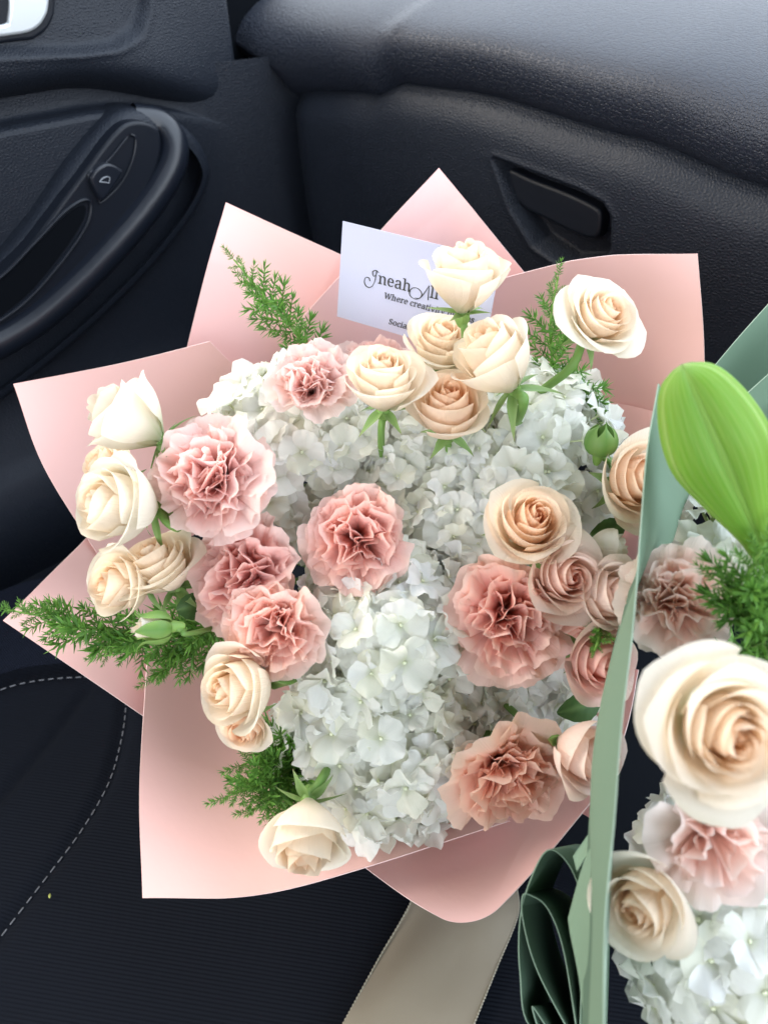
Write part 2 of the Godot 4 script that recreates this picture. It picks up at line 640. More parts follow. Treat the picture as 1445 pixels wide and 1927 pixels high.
func green_bud(label: String, x: float, y: float, d: float, diam: float, axis: Vector3, white: float, route: Array) -> void:
	rs.seed = int(x * 7 + y)
	var up := dirc(axis)
	var R := diam * 0.5 * d / FOC
	var root := thing("rose_bud", label, "rose bud", upright(px(x, y, d) - up * R * 1.0, up, 0.4))
	if white > 0:
		for i in 7:
			part("petal", rose_petal(R, 0.25 + 0.7 * i / 6.0, i * 2.4, 0.02, 2.3, PAL.white, 9, 8, false), root)
	for k in 5:
		var p := PackedVector3Array()
		var cc := PackedColorArray()
		for j in 12:
			var v := j / 11.0
			var w := (0.72 if white == 0 else 0.5) * sin(minf(1.0, 0.15 + v) * PI * 0.93) * (1.0 if v < 0.6 else 1 - pow((v - 0.6) / 0.4, 1.5) * 0.9)
			var r := sin(minf(0.08 + v * 0.98, 1.0) * PI * 0.97) * 1.0
			var h := (1 - cos(v * PI)) * (1.05 if white == 0 else 1.1)
			if white > 0 and v > 0.55: r = lerpf(r, 1.0 + (v - 0.55) * rs.randf_range(0.2, 1.2), sstep(0.55, 0.9, v))
			if white == 0 and v > 0.85: h += (v - 0.85) * 2.2
			for i in 7:
				var u := i / 3.0 - 1
				var a := TAU * k / 5 + u * w * 1.15
				var rr := maxf(r * (1 + 0.05 * (1 - u * u)) + 0.02, 0.02)
				p.append(Vector3(cos(a) * rr, h, sin(a) * rr) * R)
				cc.append(Color(0.12, 0.27, 0.05).lerp(Color(0.3, 0.44, 0.14), 0.5 * absf(u) + 0.2 * v))
		var acc := Acc.new()
		acc.grid(p, cc, 7, 12)
		part("sepal", acc.mesh(M.leaf), root)
	var hip := Acc.new()
	hip.tube(PackedVector3Array([Vector3(0, -0.75, 0) * R, Vector3(0, -0.6, 0) * R, Vector3(0, -0.25, 0) * R, Vector3(0, 0.12, 0) * R]), PackedFloat32Array([0.15 * R, 0.24 * R, 0.34 * R, 0.42 * R]), 10, Color(0.2, 0.36, 0.08))
	part("hip", hip.mesh(M.stem), root)
	part("stem", stem_mesh(root, route, 0.0016), root)

func carnation_petal(R: float, t: float, phi: float, deep: Color, pale: Color, big: float, nu: int, nv: int) -> ArrayMesh:
	var tilt0 := deg_to_rad(lerpf(4, 88, pow(t, 0.72)) + rs.randf_range(-9, 9))
	var L := lerpf(1.0, 1.02, t) * rs.randf_range(0.82, 1.0 + 0.14 * t) * (1 + big * sstep(0.75, 1.0, t))
	var W := L * lerpf(0.52, 0.74, t) * rs.randf_range(0.85, 1.15)
	var amp := lerpf(0.15, 0.085, t) * rs.randf_range(0.75, 1.3)
	var k1 := rs.randf_range(1.0, 1.9)
	var p1 := rs.randf() * TAU
	var p2 := rs.randf() * TAU
	var p3 := rs.randf() * TAU
	var fold := rs.randf_range(-0.3, 0.8) * (1 - 0.7 * t)
	var twist := rs.randf_range(-0.9, 0.9) * (1 - t)
	var er := Vector3(cos(phi), 0, sin(phi))
	var et0 := Vector3(-sin(phi), 0, cos(phi))
	var p := PackedVector3Array()
	var cc := PackedColorArray()
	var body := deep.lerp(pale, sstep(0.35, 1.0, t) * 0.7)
	for j in nv:
		var v := float(j) / (nv - 1)
		for i in nu:
			var u := 2.0 * i / (nu - 1) - 1
			var saw := (0.026 * (absf(fmod(u * 10.0 + p1 + 40, 2.0) - 1.0) - 0.5) + 0.022 * sin(u * 9 + p2)) * pow(v, 6.0)
			var vv := v * (1 - 0.24 * pow(absf(u), 2.4)) + saw
			var tl := tilt0 * (0.42 + 0.62 * vv)
			var tm := tilt0 * (0.42 + 0.31 * vv)
			var spine := (er * sin(tm) + Vector3.UP * cos(tm)) * L * vv
			var nr0 := er * cos(tl) - Vector3.UP * sin(tl)
			var et := et0 * cos(twist * vv) + nr0 * sin(twist * vv)
			var nrm := nr0 * cos(twist * vv) - et0 * sin(twist * vv)
			var w := W * (0.10 + 0.9 * pow(vv, 1.1))
			var ruff := amp * pow(vv, 1.8) * (sin(u * PI * k1 + p1) + 0.5 * sin(u * PI * k1 * 2.4 + p2) * vv + 0.2 * sin(u * 13 + p3) * pow(vv, 4.0))
			var q := spine + et * u * w * (1 - 0.2 * absf(fold)) + nrm * (ruff - fold * w * u * u)
			q += Vector3.UP * amp * 0.3 * pow(vv, 3.0) * sin(u * PI * k1 * 1.3 + p3)
			p.append(q * R)
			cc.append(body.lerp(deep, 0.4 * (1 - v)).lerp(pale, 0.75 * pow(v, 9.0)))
	var acc := Acc.new()
	acc.grid(p, cc, nu, nv)
	return acc.mesh(M.petal)

func carnation(label: String, x: float, y: float, d: float, diam: float, axis: Vector3, deep: Color, pale: Color, o := {}) -> void:
	rs.seed = int(x * 31 + y * 57)
	var up := dirc(axis)
	var R := diam * 0.5 * d / FOC * 1.24
	var root := thing("carnation", label, "carnation", upright(px(x, y, d) - up * R * 0.55, up, rs.randf() * TAU), o.get("group", "pink carnations in the pink bouquet"))
	var n: int = o.get("petals", 42)
	var lop := rs.randf() * TAU
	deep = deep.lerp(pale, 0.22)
	for i in n:
		var t := pow(float(i) / (n - 1), 0.85)
		var phi := i * 2.39996 + rs.randf_range(-0.3, 0.3)
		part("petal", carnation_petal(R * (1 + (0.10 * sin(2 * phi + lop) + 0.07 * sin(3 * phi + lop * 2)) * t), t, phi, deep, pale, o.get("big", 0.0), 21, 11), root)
	if o.has("wing"):                                   # broad pale petals laid out to one side
		var side := root.transform.basis.inverse() * dirc(Vector3(1, o.wing, 0))
		for k in 3:
			part("petal", carnation_petal(R * 1.12, 1.0, atan2(side.z, side.x) + (k - 1) * 0.55, deep.lerp(pale, 0.55), pale, 0.12, 21, 11), root)
	var cal := Acc.new()
	cal.tube(PackedVector3Array([Vector3(0, -0.45, 0) * R, Vector3(0, -0.4, 0) * R, Vector3(0, -0.1, 0) * R, Vector3(0, 0.25, 0) * R]), PackedFloat32Array([0.05 * R, 0.13 * R, 0.18 * R, 0.22 * R]), 10, Color(0.18, 0.33, 0.1))
	part("calyx", cal.mesh(M.stem), root)
	part("stem", stem_mesh(root, o.get("route", []), 0.002), root)

var hyd_petals := []
var hyd_eye: ArrayMesh
func make_hydrangea_petals() -> void:
	rs.seed = 77
	for k in 14:
		var p := PackedVector3Array()
		var cc := PackedColorArray()
		var w0 := rs.randf_range(0.54, 0.68)
		var cup := rs.randf_range(-0.05, 0.28)
		var a1 := rs.randf_range(0.08, 0.19)
		var p1 := rs.randf() * TAU
		var p2 := rs.randf() * TAU
		var pnt := rs.randf_range(0.0, 0.1)
		var tint := Color(0.94, 0.945, 0.935).lerp(Color(0.92, 0.92, 0.80), pow(rs.randf(), 2.0))
		var nu := 9
		var nv := 8
		for j in nv:
			var v := float(j) / (nv - 1)
			for i in nu:
				var u := 2.0 * i / (nu - 1) - 1
				var out := v * (1 - 0.26 * pow(absf(u), 2.2)) + pnt * exp(-u * u / 0.06) * v * v
				var w := w0 * pow(sin(minf(1.0, 0.08 + v * 0.80) * PI * 0.62), 0.85)
				var z := u * w
				var h := 0.10 * sin(v * PI) + cup * (out * out * 0.6 + u * u * 0.35 * v) + a1 * v * v * sin(u * 3.4 + p1) + 0.7 * a1 * v * v * sin(u * 7.0 + p2) - 0.07 * exp(-u * u / 0.04) * v * (1 - v) * 2
				p.append(Vector3(0.03 + out * 0.97, h, z))
				cc.append(tint.lerp(Color(0.74, 0.78, 0.55), 0.6 * sstep(0.3, 0.0, v)))
		var acc := Acc.new()
		acc.grid(p, cc, nu, nv)
		hyd_petals.append(acc.mesh(M.white_petal))
	var e := Acc.new()
	e.tube(PackedVector3Array([Vector3(0, -0.5, 0), Vector3(0, 0.0, 0), Vector3(0, 0.07, 0), Vector3(0, 0.11, 0), Vector3(0, 0.115, 0)]), PackedFloat32Array([0.03, 0.05, 0.075, 0.05, 0.002]), 8, Color(0.66, 0.72, 0.42), Color(0.80, 0.82, 0.62))
	hyd_eye = e.mesh(M.stem)

func hydrangea(label: String, x: float, y: float, d: float, rad_px: float, axis: Vector3, seed_: int, spacing := 0.0168, o := {}) -> void:
	rs.seed = seed_
	var up := dirc(axis)
	var R := rad_px * d / FOC
	var ctr := px(x, y, d)
	var root := thing("hydrangea_head", label, "hydrangea", upright(ctr - up * R, up, 0.0), o.get("group", "white hydrangea heads in the pink bouquet"))
	var lc := Vector3(0, R, 0)
	var low: float = o.get("low", -0.1)
	for layer in 2:
		var rad := R * (1.0 if layer == 0 else 0.87)
		var n := int(4.0 * PI * rad * rad / (spacing * spacing) * (1.0 if layer == 0 else 0.75))
		for i in n:
			var cy := 1 - 2 * (i + 0.5) / n
			if cy < low + 0.15 * layer: continue
			var a := i * 2.39996 + layer * 1.3
			var s := sqrt(1 - cy * cy)
			var dir := Vector3(cos(a) * s, cy, sin(a) * s)
			dir = (dir + Vector3(rs.randfn(), rs.randfn(), rs.randfn()) * 0.08).normalized()
			var face := (dir + Vector3(rs.randfn(), rs.randfn(), rs.randfn()) * 0.30).normalized()
			var size: float = 0.0158 * rs.randf_range(0.75, 1.2) * o.get("scale", 1.0)
			var at := upright(lc + dir * rad * rs.randf_range(0.9, 1.06), face, rs.randf() * TAU)
			at.basis = at.basis.scaled_local(Vector3.ONE * size)
			var fl := part("floret", hyd_eye, root, at)
			for k in 4:
				var b := Basis(Vector3.UP, PI / 2 * k + rs.randf_range(-0.12, 0.12)) * Basis(Vector3.BACK, rs.randf_range(-0.1, 0.5)) * Basis(Vector3.RIGHT, rs.randf_range(-0.25, 0.25))
				part("petal", hyd_petals[rs.randi() % hyd_petals.size()], fl, Transform3D(b, Vector3(0, 0.012 * (k % 2), 0)))
	var st := Acc.new()
	for k in 26:
		var cy := 1 - 2 * (k + 0.5) / 40.0
		var a := k * 2.39996
		var s := sqrt(1 - cy * cy)
		st.tube(smooth(PackedVector3Array([lc * 0.15, lc * 0.5 + Vector3(cos(a) * s, cy, sin(a) * s) * R * 0.25, lc + Vector3(cos(a) * s, cy, sin(a) * s) * R * 0.8]), 4), PackedFloat32Array([0.002, 0.002, 0.002, 0.0018, 0.0016, 0.0014, 0.0012, 0.001, 0.001]), 5, Color(0.42, 0.52, 0.24))
	part("flower_stalks", st.mesh(M.stem), root).set_meta("kind", "stuff")
	part("stem", stem_mesh(root, o.get("route", []), 0.004), root)

var branchlets := []
func make_branchlets() -> void:
	rs.seed = 404
	for k in 7:
		var acc := Acc.new()
		acc.tube(PackedVector3Array([Vector3.ZERO, Vector3(0, 0.5, 0), Vector3(0, 1, 0)]), PackedFloat32Array([0.022, 0.018, 0.01]), 4, Color(0.16, 0.27, 0.06))
		var nodes := 6
		for j in nodes:
			var h := 0.10 + 0.9 * j / (nodes - 1)
			var cnt := 7 if j < nodes - 1 else 9
			for i in cnt:
				var a := TAU * i / cnt + rs.randf_range(-0.4, 0.4) + j * 0.7
				var el := rs.randf_range(0.35, 0.95) if j < nodes - 1 else rs.randf_range(0.7, 1.45)
				var dir := Vector3(cos(a) * cos(el), sin(el), sin(a) * cos(el))
				var len_ := rs.randf_range(0.34, 0.52)
				var side := dir.cross(Vector3(rs.randfn(), rs.randfn(), rs.randfn())).normalized() * 0.036
				var bend := dir.cross(side).normalized() * rs.randf_range(-0.05, 0.05)
				var b := Vector3(0, h, 0)
				var c1 := Color(0.075, 0.20, 0.035).lerp(Color(0.17, 0.36, 0.06), rs.randf())
				var p := PackedVector3Array([b - side * 0.5, b + side * 0.5, b + dir * len_ * 0.5 - side + bend, b + dir * len_ * 0.5 + side + bend, b + dir * len_ - side * 0.1, b + dir * len_ + side * 0.1])
				acc.grid(p, PackedColorArray([c1, c1, c1, c1, c1 * 1.25, c1 * 1.25]), 2, 3)
		branchlets.append(acc.mesh(M.leaf))

func fern(label: String, route: Array, side_len: float, gap: float, seed_: int, wide := 1.0, group := "asparagus fern sprigs") -> void:
	rs.seed = seed_
	var pts := PackedVector3Array()
	for q in route: pts.append(pl(q))
	var line := smooth(pts, 14)
	var root := thing("fern_sprig", label, "fern sprig", Transform3D(Basis(), line[0]), group)
	var loc := PackedVector3Array()
	var rad := PackedFloat32Array()
	var total := 0.0
	for k in line.size():
		loc.append(line[k] - line[0])
		rad.append(lerpf(0.0013, 0.0006, float(k) / line.size()))
		if k: total += line[k].distance_to(line[k - 1])
	var acc := Acc.new()
	acc.tube(loc, rad, 6, Color(0.15, 0.26, 0.06), Color(0.22, 0.4, 0.08))
	part("stem", acc.mesh(M.stem), root)
	var s := 0.0
	var next := 0.0
	var turn := 0.0
	for k in range(1, line.size()):
		var seg := loc[k] - loc[k - 1]
		var t := seg.normalized()
		while next < s + seg.length():
			var q := loc[k - 1] + t * (next - s)
			var f := next / total
			var sd := t.cross(Vector3(0.2, 0.9, 0.4)).normalized().rotated(t, turn)
			turn += 2.1 + rs.randf_range(-0.5, 0.5)
			var len_ := side_len * (sstep(1.04, 0.55, f) * 0.75 + 0.25) * rs.randf_range(0.75, 1.2)
			var dir := (t * rs.randf_range(0.5, 0.9) + sd * rs.randf_range(0.7, 1.0) * wide).normalized()
			var at := upright(q, dir, rs.randf() * TAU)
			at.basis = at.basis.scaled_local(Vector3(1, 1, 1) * len_)
			part("branchlet", branchlets[rs.randi() % branchlets.size()], root, at)
			next += gap * rs.randf_range(0.7, 1.3)
		s += seg.length()
	var tipb := upright(loc[loc.size() - 1], (loc[loc.size() - 1] - loc[loc.size() - 3]).normalized(), 0)
	tipb.basis = tipb.basis.scaled_local(Vector3.ONE * side_len * 0.5)
	part("branchlet", branchlets[0], root, tipb)

func lily_bud() -> void:
	rs.seed = 9
	var base := px(1436, 1040, 0.375)
	var tip := px(1282, 686, 0.345)
	var up := (tip - base).normalized()
	var L := base.distance_to(tip)
	var root := thing("lily_bud", "large closed green lily bud rising from the sage bouquet", "lily bud", upright(base, up, 2.6))
	var prof := PackedVector3Array([Vector3(0.06, 0, 0), Vector3(0.082, 0.12, 0), Vector3(0.145, 0.32, 0), Vector3(0.212, 0.55, 0), Vector3(0.210, 0.70, 0), Vector3(0.165, 0.86, 0), Vector3(0.105, 0.955, 0), Vector3(0.005, 1.0, 0)])
	for k in 6:
		var inner := k >= 3
		var p := PackedVector3Array()
		var cc := PackedColorArray()
		var nu := 33
		var nv := 34
		for j in nv:
			var v := float(j) / (nv - 1)
			var q := at_curve(prof, v)
			for i in nu:
				var u := 2.0 * i / (nu - 1) - 1
				var half := 1.075 if not inner else 0.4
				var a := TAU * (k % 3) / 3 + (PI / 3 if inner else 0.0) + u * half
				var f := 0.0
				if not inner:
					f = 0.84 + 0.19 * cos(u * 1.3) - 0.25 * pow(absf(u), 7.0)
					f += 0.05 * (exp(-pow((u - 0.13) / 0.07, 2.0)) + exp(-pow((u + 0.13) / 0.07, 2.0))) * sstep(0.0, 0.3, v)
					f -= 0.03 * exp(-pow(u / 0.05, 2.0))
				else:
					f = 0.80
				if v > 0.93: f *= lerpf(1.0, 0.9 + 0.25 * cos(u * 2.0), (v - 0.93) / 0.07)
				p.append(Vector3(cos(a) * q.x * f, q.y, sin(a) * q.x * f) * L)
				var col := Color(0.115, 0.27, 0.028).lerp(Color(0.20, 0.37, 0.05), 0.5 + 0.25 * sin(u * 3.0 + v * 2.0))
				col = col.lerp(Color(0.52, 0.64, 0.26), 0.35 * exp(-pow(u / 0.05, 2.0)) + 0.06 * sin(u * 40.0 + 3.0 * sin(v * 5.0)) * sstep(0.1, 0.4, v) + 0.5 * sstep(0.95, 1.0, v))
				col = col.lerp(Color(0.42, 0.56, 0.18), 0.35 * pow(absf(u), 8.0))
				if inner: col = Color(0.20, 0.36, 0.06)
				cc.append(col)
		var acc := Acc.new()
		acc.grid(p, cc, nu, nv)
		part("tepal", acc.mesh(M.lily), root)
	var acc2 := Acc.new()
	var lo := root.transform.affine_inverse() * px(1440, 1160, 0.42)
	acc2.tube(smooth(PackedVector3Array([Vector3(0, 0.02, 0), Vector3(0, -0.02, 0), lo]), 5), PackedFloat32Array([0.008, 0.006, 0.005, 0.004, 0.004, 0.004, 0.004, 0.004, 0.004, 0.004, 0.004]), 10, Color(0.22, 0.38, 0.07))
	part("stem", acc2.mesh(M.stem), root)

# ------------------------------------------------------------------ the wraps
func pink_wrap() -> void:
	var root := thing("paper_wrap", "pale pink paper wrap folded in pointed sheets round the white bouquet", "wrapping paper", Transform3D(Basis(), bundle))
	var off := Transform3D(Basis(), -bundle)
	var pk := C(0.90, 0.57, 0.53)
	var ed := C(0.88, 0.68, 0.65)
	var sheets := [
		[[[425, 380, 0.66], [570, 447, 0.655], [730, 516, 0.65]], [[388, 510, 0.655], [540, 590, 0.68], [690, 670, 0.69]], [[335, 720, 0.665], [480, 770, 0.70], [650, 830, 0.73]]],
		[[[826, 315, 0.635], [910, 418, 0.64], [1030, 565, 0.645]], [[716, 434, 0.635], [830, 560, 0.675], [950, 690, 0.69]], [[545, 622, 0.655], [720, 710, 0.70], [870, 810, 0.73]]],
		[[[900, 536, 0.62], [1118, 484, 0.58], [1312, 477, 0.55]], [[950, 660, 0.66], [1140, 640, 0.63], [1324, 640, 0.565]], [[1000, 800, 0.70], [1170, 810, 0.66], [1325, 820, 0.575]]],
		[[[25, 722, 0.60], [215, 686, 0.61], [395, 642, 0.62]], [[84, 880, 0.60], [270, 850, 0.645], [485, 735, 0.66]], [[190, 1055, 0.62], [360, 1010, 0.68], [580, 850, 0.72]]],
		[[[190, 985, 0.625], [95, 1080, 0.60], [6, 1168, 0.585]], [[330, 1060, 0.67], [260, 1155, 0.635], [148, 1264, 0.585]], [[480, 1150, 0.73], [420, 1260, 0.68], [290, 1362, 0.60]]],
		[[[268, 1690, 0.495], [263, 1470, 0.535], [278, 1215, 0.605]], [[480, 1683, 0.495], [430, 1480, 0.56], [420, 1250, 0.66]], [[690, 1633, 0.50], [620, 1490, 0.57], [600, 1300, 0.68]], [[960, 1548, 0.535], [830, 1450, 0.61], [760, 1300, 0.71]]],
		[[[600, 1570, 0.555], [755, 1682, 0.51], [888, 1760, 0.485]], [[760, 1450, 0.61], [900, 1590, 0.545], [1010, 1632, 0.485]], [[900, 1330, 0.67], [1040, 1430, 0.59], [1170, 1440, 0.49]]],
		[[[1260, 780, 0.61], [1250, 960, 0.585], [1215, 1090, 0.53], [1140, 1290, 0.515]], [[1130, 752, 0.66], [1140, 900, 0.70], [1110, 1130, 0.68], [1050, 1300, 0.64]]],
		[[[1200, 1260, 0.56], [1170, 1400, 0.54], [1110, 1540, 0.53]], [[960, 1200, 0.72], [980, 1330, 0.69], [960, 1450, 0.66]]],
	]
	for k in sheets.size():
		part("paper_sheet", sheet(ctrl(sheets[k]), 64, 64, 0.0007, pk, ed, M.paper, 0.22 if k == 6 else 0.0, 0.0016, k + 1), root, off)

func sage_wrap() -> void:
	var root := thing("paper_wrap", "sage green paper wrap around the second bouquet at the right", "wrapping paper", Transform3D(Basis(), px(1400, 1500, 0.55)))
	var off := Transform3D(Basis(), -root.global_position)
	var g := C(0.20, 0.30, 0.215)
	var ed := C(0.34, 0.44, 0.35)
	var sheets := [
		# the tall sheet seen nearly edge-on
		[[[1237, 722, 0.405], [1215, 850, 0.385], [1204, 990, 0.366], [1191, 1180, 0.345], [1170, 1370, 0.322], [1158, 1540, 0.306], [1141, 1730, 0.29], [1137, 1940, 0.275]], [[1275, 830, 0.44], [1252, 900, 0.43], [1236, 1000, 0.42], [1162, 1200, 0.40], [1122, 1380, 0.385], [1112, 1540, 0.37], [1116, 1730, 0.35], [1108, 1940, 0.33]], [[1300, 930, 0.49], [1285, 960, 0.485], [1262, 1030, 0.48], [1190, 1200, 0.47], [1140, 1380, 0.45], [1132, 1540, 0.43], [1130, 1730, 0.41], [1124, 1940, 0.39]]],
		# a second layer just outside it
		[[[1200, 1060, 0.375], [1180, 1250, 0.35], [1146, 1560, 0.318], [1137, 1940, 0.285]], [[1180, 1130, 0.43], [1135, 1320, 0.42], [1105, 1560, 0.39], [1095, 1940, 0.35]]],
		# the bright fold at the bottom
		[[[1150, 1555, 0.345], [1145, 1740, 0.33], [1136, 1960, 0.32]], [[1108, 1600, 0.37], [1108, 1760, 0.35], [1115, 1960, 0.34]], [[1072, 1728, 0.385], [1085, 1820, 0.37], [1100, 1960, 0.36]]],
		[[[1148, 1470, 0.40], [1130, 1530, 0.40], [1078, 1612, 0.40]], [[1150, 1540, 0.39], [1128, 1580, 0.39], [1086, 1640, 0.395]]],
		# sheets behind the lily
		[[[1335, 700, 0.50], [1430, 588, 0.50], [1600, 400, 0.50]], [[1380, 780, 0.52], [1480, 700, 0.53], [1640, 560, 0.53]], [[1400, 900, 0.54], [1520, 840, 0.56], [1680, 760, 0.56]]],
		[[[1380, 765, 0.475], [1460, 690, 0.47], [1600, 560, 0.46]], [[1400, 900, 0.52], [1500, 840, 0.52], [1640, 760, 0.51]]],
		[[[1340, 790, 0.485], [1400, 795, 0.465], [1600, 830, 0.45]], [[1350, 960, 0.53], [1420, 960, 0.53], [1600, 970, 0.52]]],
	]
	var deep := C(0.12, 0.19, 0.135)  # shade of the outer layer and loops, put into a deeper sage
	for k in sheets.size():
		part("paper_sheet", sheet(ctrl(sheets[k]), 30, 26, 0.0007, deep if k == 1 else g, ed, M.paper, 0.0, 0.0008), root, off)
	var loops := [
		[[1120, 1960, 0.40], [1000, 1935, 0.405], [978, 1830, 0.405], [978, 1730, 0.405], [998, 1655, 0.40], [1030, 1600, 0.40], [1068, 1625, 0.40], [1094, 1690, 0.40], [1096, 1760, 0.40], [1090, 1960, 0.40]],
		[[1080, 1960, 0.40], [1012, 1830, 0.402], [985, 1740, 0.402], [982, 1690, 0.402], [995, 1684, 0.402], [1030, 1710, 0.402], [1060, 1790, 0.40], [1088, 1960, 0.40]],
		[[1045, 1960, 0.40], [1006, 1900, 0.40], [1003, 1905, 0.40], [1020, 1960, 0.40]],
	]
	for l in loops:
		var near := PackedVector3Array()
		var far := PackedVector3Array()
		for q in l:
			near.append(px(q[0], q[1], q[2]))
			far.append(px(q[0] + 20, q[1] - 10, q[2] + 0.07) + Vector3(0.01, 0, 0))
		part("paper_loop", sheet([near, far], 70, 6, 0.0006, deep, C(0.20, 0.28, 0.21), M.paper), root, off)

func card_() -> void:
	var a := px(645, 416, 0.575)
	var b := px(942, 489, 0.533)
	var c := px(640, 597, 0.617)
	var ex := (b - a).normalized()
	var ey := (a - c)
	ey = (ey - ex * ey.dot(ex)).normalized()
	var ez := ex.cross(ey)
	var W := 0.110
	var H := a.distance_to(c)
	W = a.distance_to(b)
	var root := thing("gift_card", "white business card with script lettering standing among the roses", "card", Transform3D(Basis(ex, ey, ez), a - ey * H))
	var s := slab(PackedVector3Array([Vector3(0, 0, 0), Vector3(W * 0.5, 0, 0), Vector3(W, 0, 0), Vector3(W, H * 0.5, 0), Vector3(W, H, 0), Vector3(W * 0.5, H, 0), Vector3(0, H, 0), Vector3(0, H * 0.5, 0)]), Vector3(0, 0, 1), 0.0005, 0.00005, M.card, C(0.56, 0.575, 0.74))  # blue of the window sky put into the white card's colour
	part("card_sheet", s, root)
	var ser := SystemFont.new()
	ser.font_names = PackedStringArray(["Droid Serif"])
	var lines := [["neah", 0.115 * H, 0.265, 0.475, 0], ["ll", 0.115 * H, 0.61, 0.475, 0], ["Where creativity blooms", 0.046 * H, 0.31, 0.335, 1], ["Socials - @ineahal", 0.038 * H, 0.36, 0.075, 1]]
	for l in lines:
		var tm := TextMesh.new()
		tm.text = l[0]
		tm.font = ser
		tm.font_size = 64
		tm.pixel_size = l[1] / 46.0
		tm.depth = 0.0003
		tm.horizontal_alignment = HORIZONTAL_ALIGNMENT_LEFT
		tm.vertical_alignment = VERTICAL_ALIGNMENT_BOTTOM
		tm.material = M.ink
		var sh := Transform3D(Basis(Vector3(1, 0, 0), Vector3(0.18 if l[4] == 1 else 0.0, 1, 0), Vector3(0, 0, 1)), Vector3(l[2] * W, l[3] * H - l[1] * 0.35, 0.0003))
		part("lettering", tm, root, sh)
	# the swash capitals, drawn as pen strokes
	var strokes := [
		[[0.268, 0.585], [0.245, 0.60], [0.225, 0.575], [0.235, 0.535], [0.25, 0.56], [0.252, 0.60], [0.245, 0.49], [0.225, 0.42], [0.195, 0.41], [0.175, 0.45], [0.182, 0.50], [0.205, 0.505], [0.212, 0.475]],
		[[0.600, 0.59], [0.580, 0.52], [0.555, 0.45], [0.525, 0.42], [0.490, 0.435], [0.480, 0.48], [0.500, 0.525], [0.535, 0.53], [0.560, 0.49], [0.550, 0.44], [0.520, 0.43]],
		[[0.600, 0.59], [0.602, 0.51], [0.604, 0.445]],
	]
	for st in strokes:
		var pts := PackedVector3Array()
		for q in st: pts.append(Vector3(q[0] * W, q[1] * H, 0.0002))
		var line := smooth(pts, 6)
		var rad := PackedFloat32Array()
		for k in line.size(): rad.append(0.00022 + 0.00016 * absf(sin(k * 0.16)))
		var acc := Acc.new()
		acc.tube(line, rad, 6, Color.WHITE)
		part("swash_stroke", acc.mesh(M.ink), root)

# ------------------------------------------------------------------ the car
func prof_at(prof: Array, t: float) -> Vector2:
	var n := prof.size()
	var s := clampf(t, 0, 1) * (n - 1)
	var k := mini(int(s), n - 2)
	var a: Vector2 = prof[maxi(k - 1, 0)]
	var d: Vector2 = prof[mini(k + 2, n - 1)]
	var p0: Vector2 = prof[k]
	return p0.cubic_interpolate(prof[k + 1], a, d, s - k)

func poly_dist(q: Vector2, poly: PackedVector2Array) -> float:
	var best := 1e9
	var n := poly.size()
	for k in n:
		best = minf(best, q.distance_to(Geometry2D.get_closest_point_to_segment(q, poly[k], poly[(k + 1) % n])))
	return -best if Geometry2D.is_point_in_polygon(q, poly) else best

func line_dist(q: Vector2, line: PackedVector2Array) -> float:
	var best := 1e9
	for k in line.size() - 1:
		best = minf(best, q.distance_to(Geometry2D.get_closest_point_to_segment(q, line[k], line[k + 1])))
	return best

var cabin: Node3D
func section(called: String, at: Vector3) -> Node3D:       # a part of the car that has parts of its own
	var o := Node3D.new()
	o.name = called
	cabin.add_child(o, true)
	o.global_position = at
	return o

func lip(r: float) -> float:                                # the dashboard's lower line rises and falls along its length
	var ks := [[-1.1, 0.005], [-0.876, 0.007], [-0.70, 0.024], [-0.655, 0.042], [-0.55, 0.047], [-0.366, 0.037], [-0.242, 0.022], [0.0, 0.012], [0.9, 0.0]]
	for k in ks.size() - 1:
		if r <= ks[k + 1][0]:
			return lerpf(ks[k][1], ks[k + 1][1], smoothstep(ks[k][0], ks[k + 1][0], r))
	return 0.0

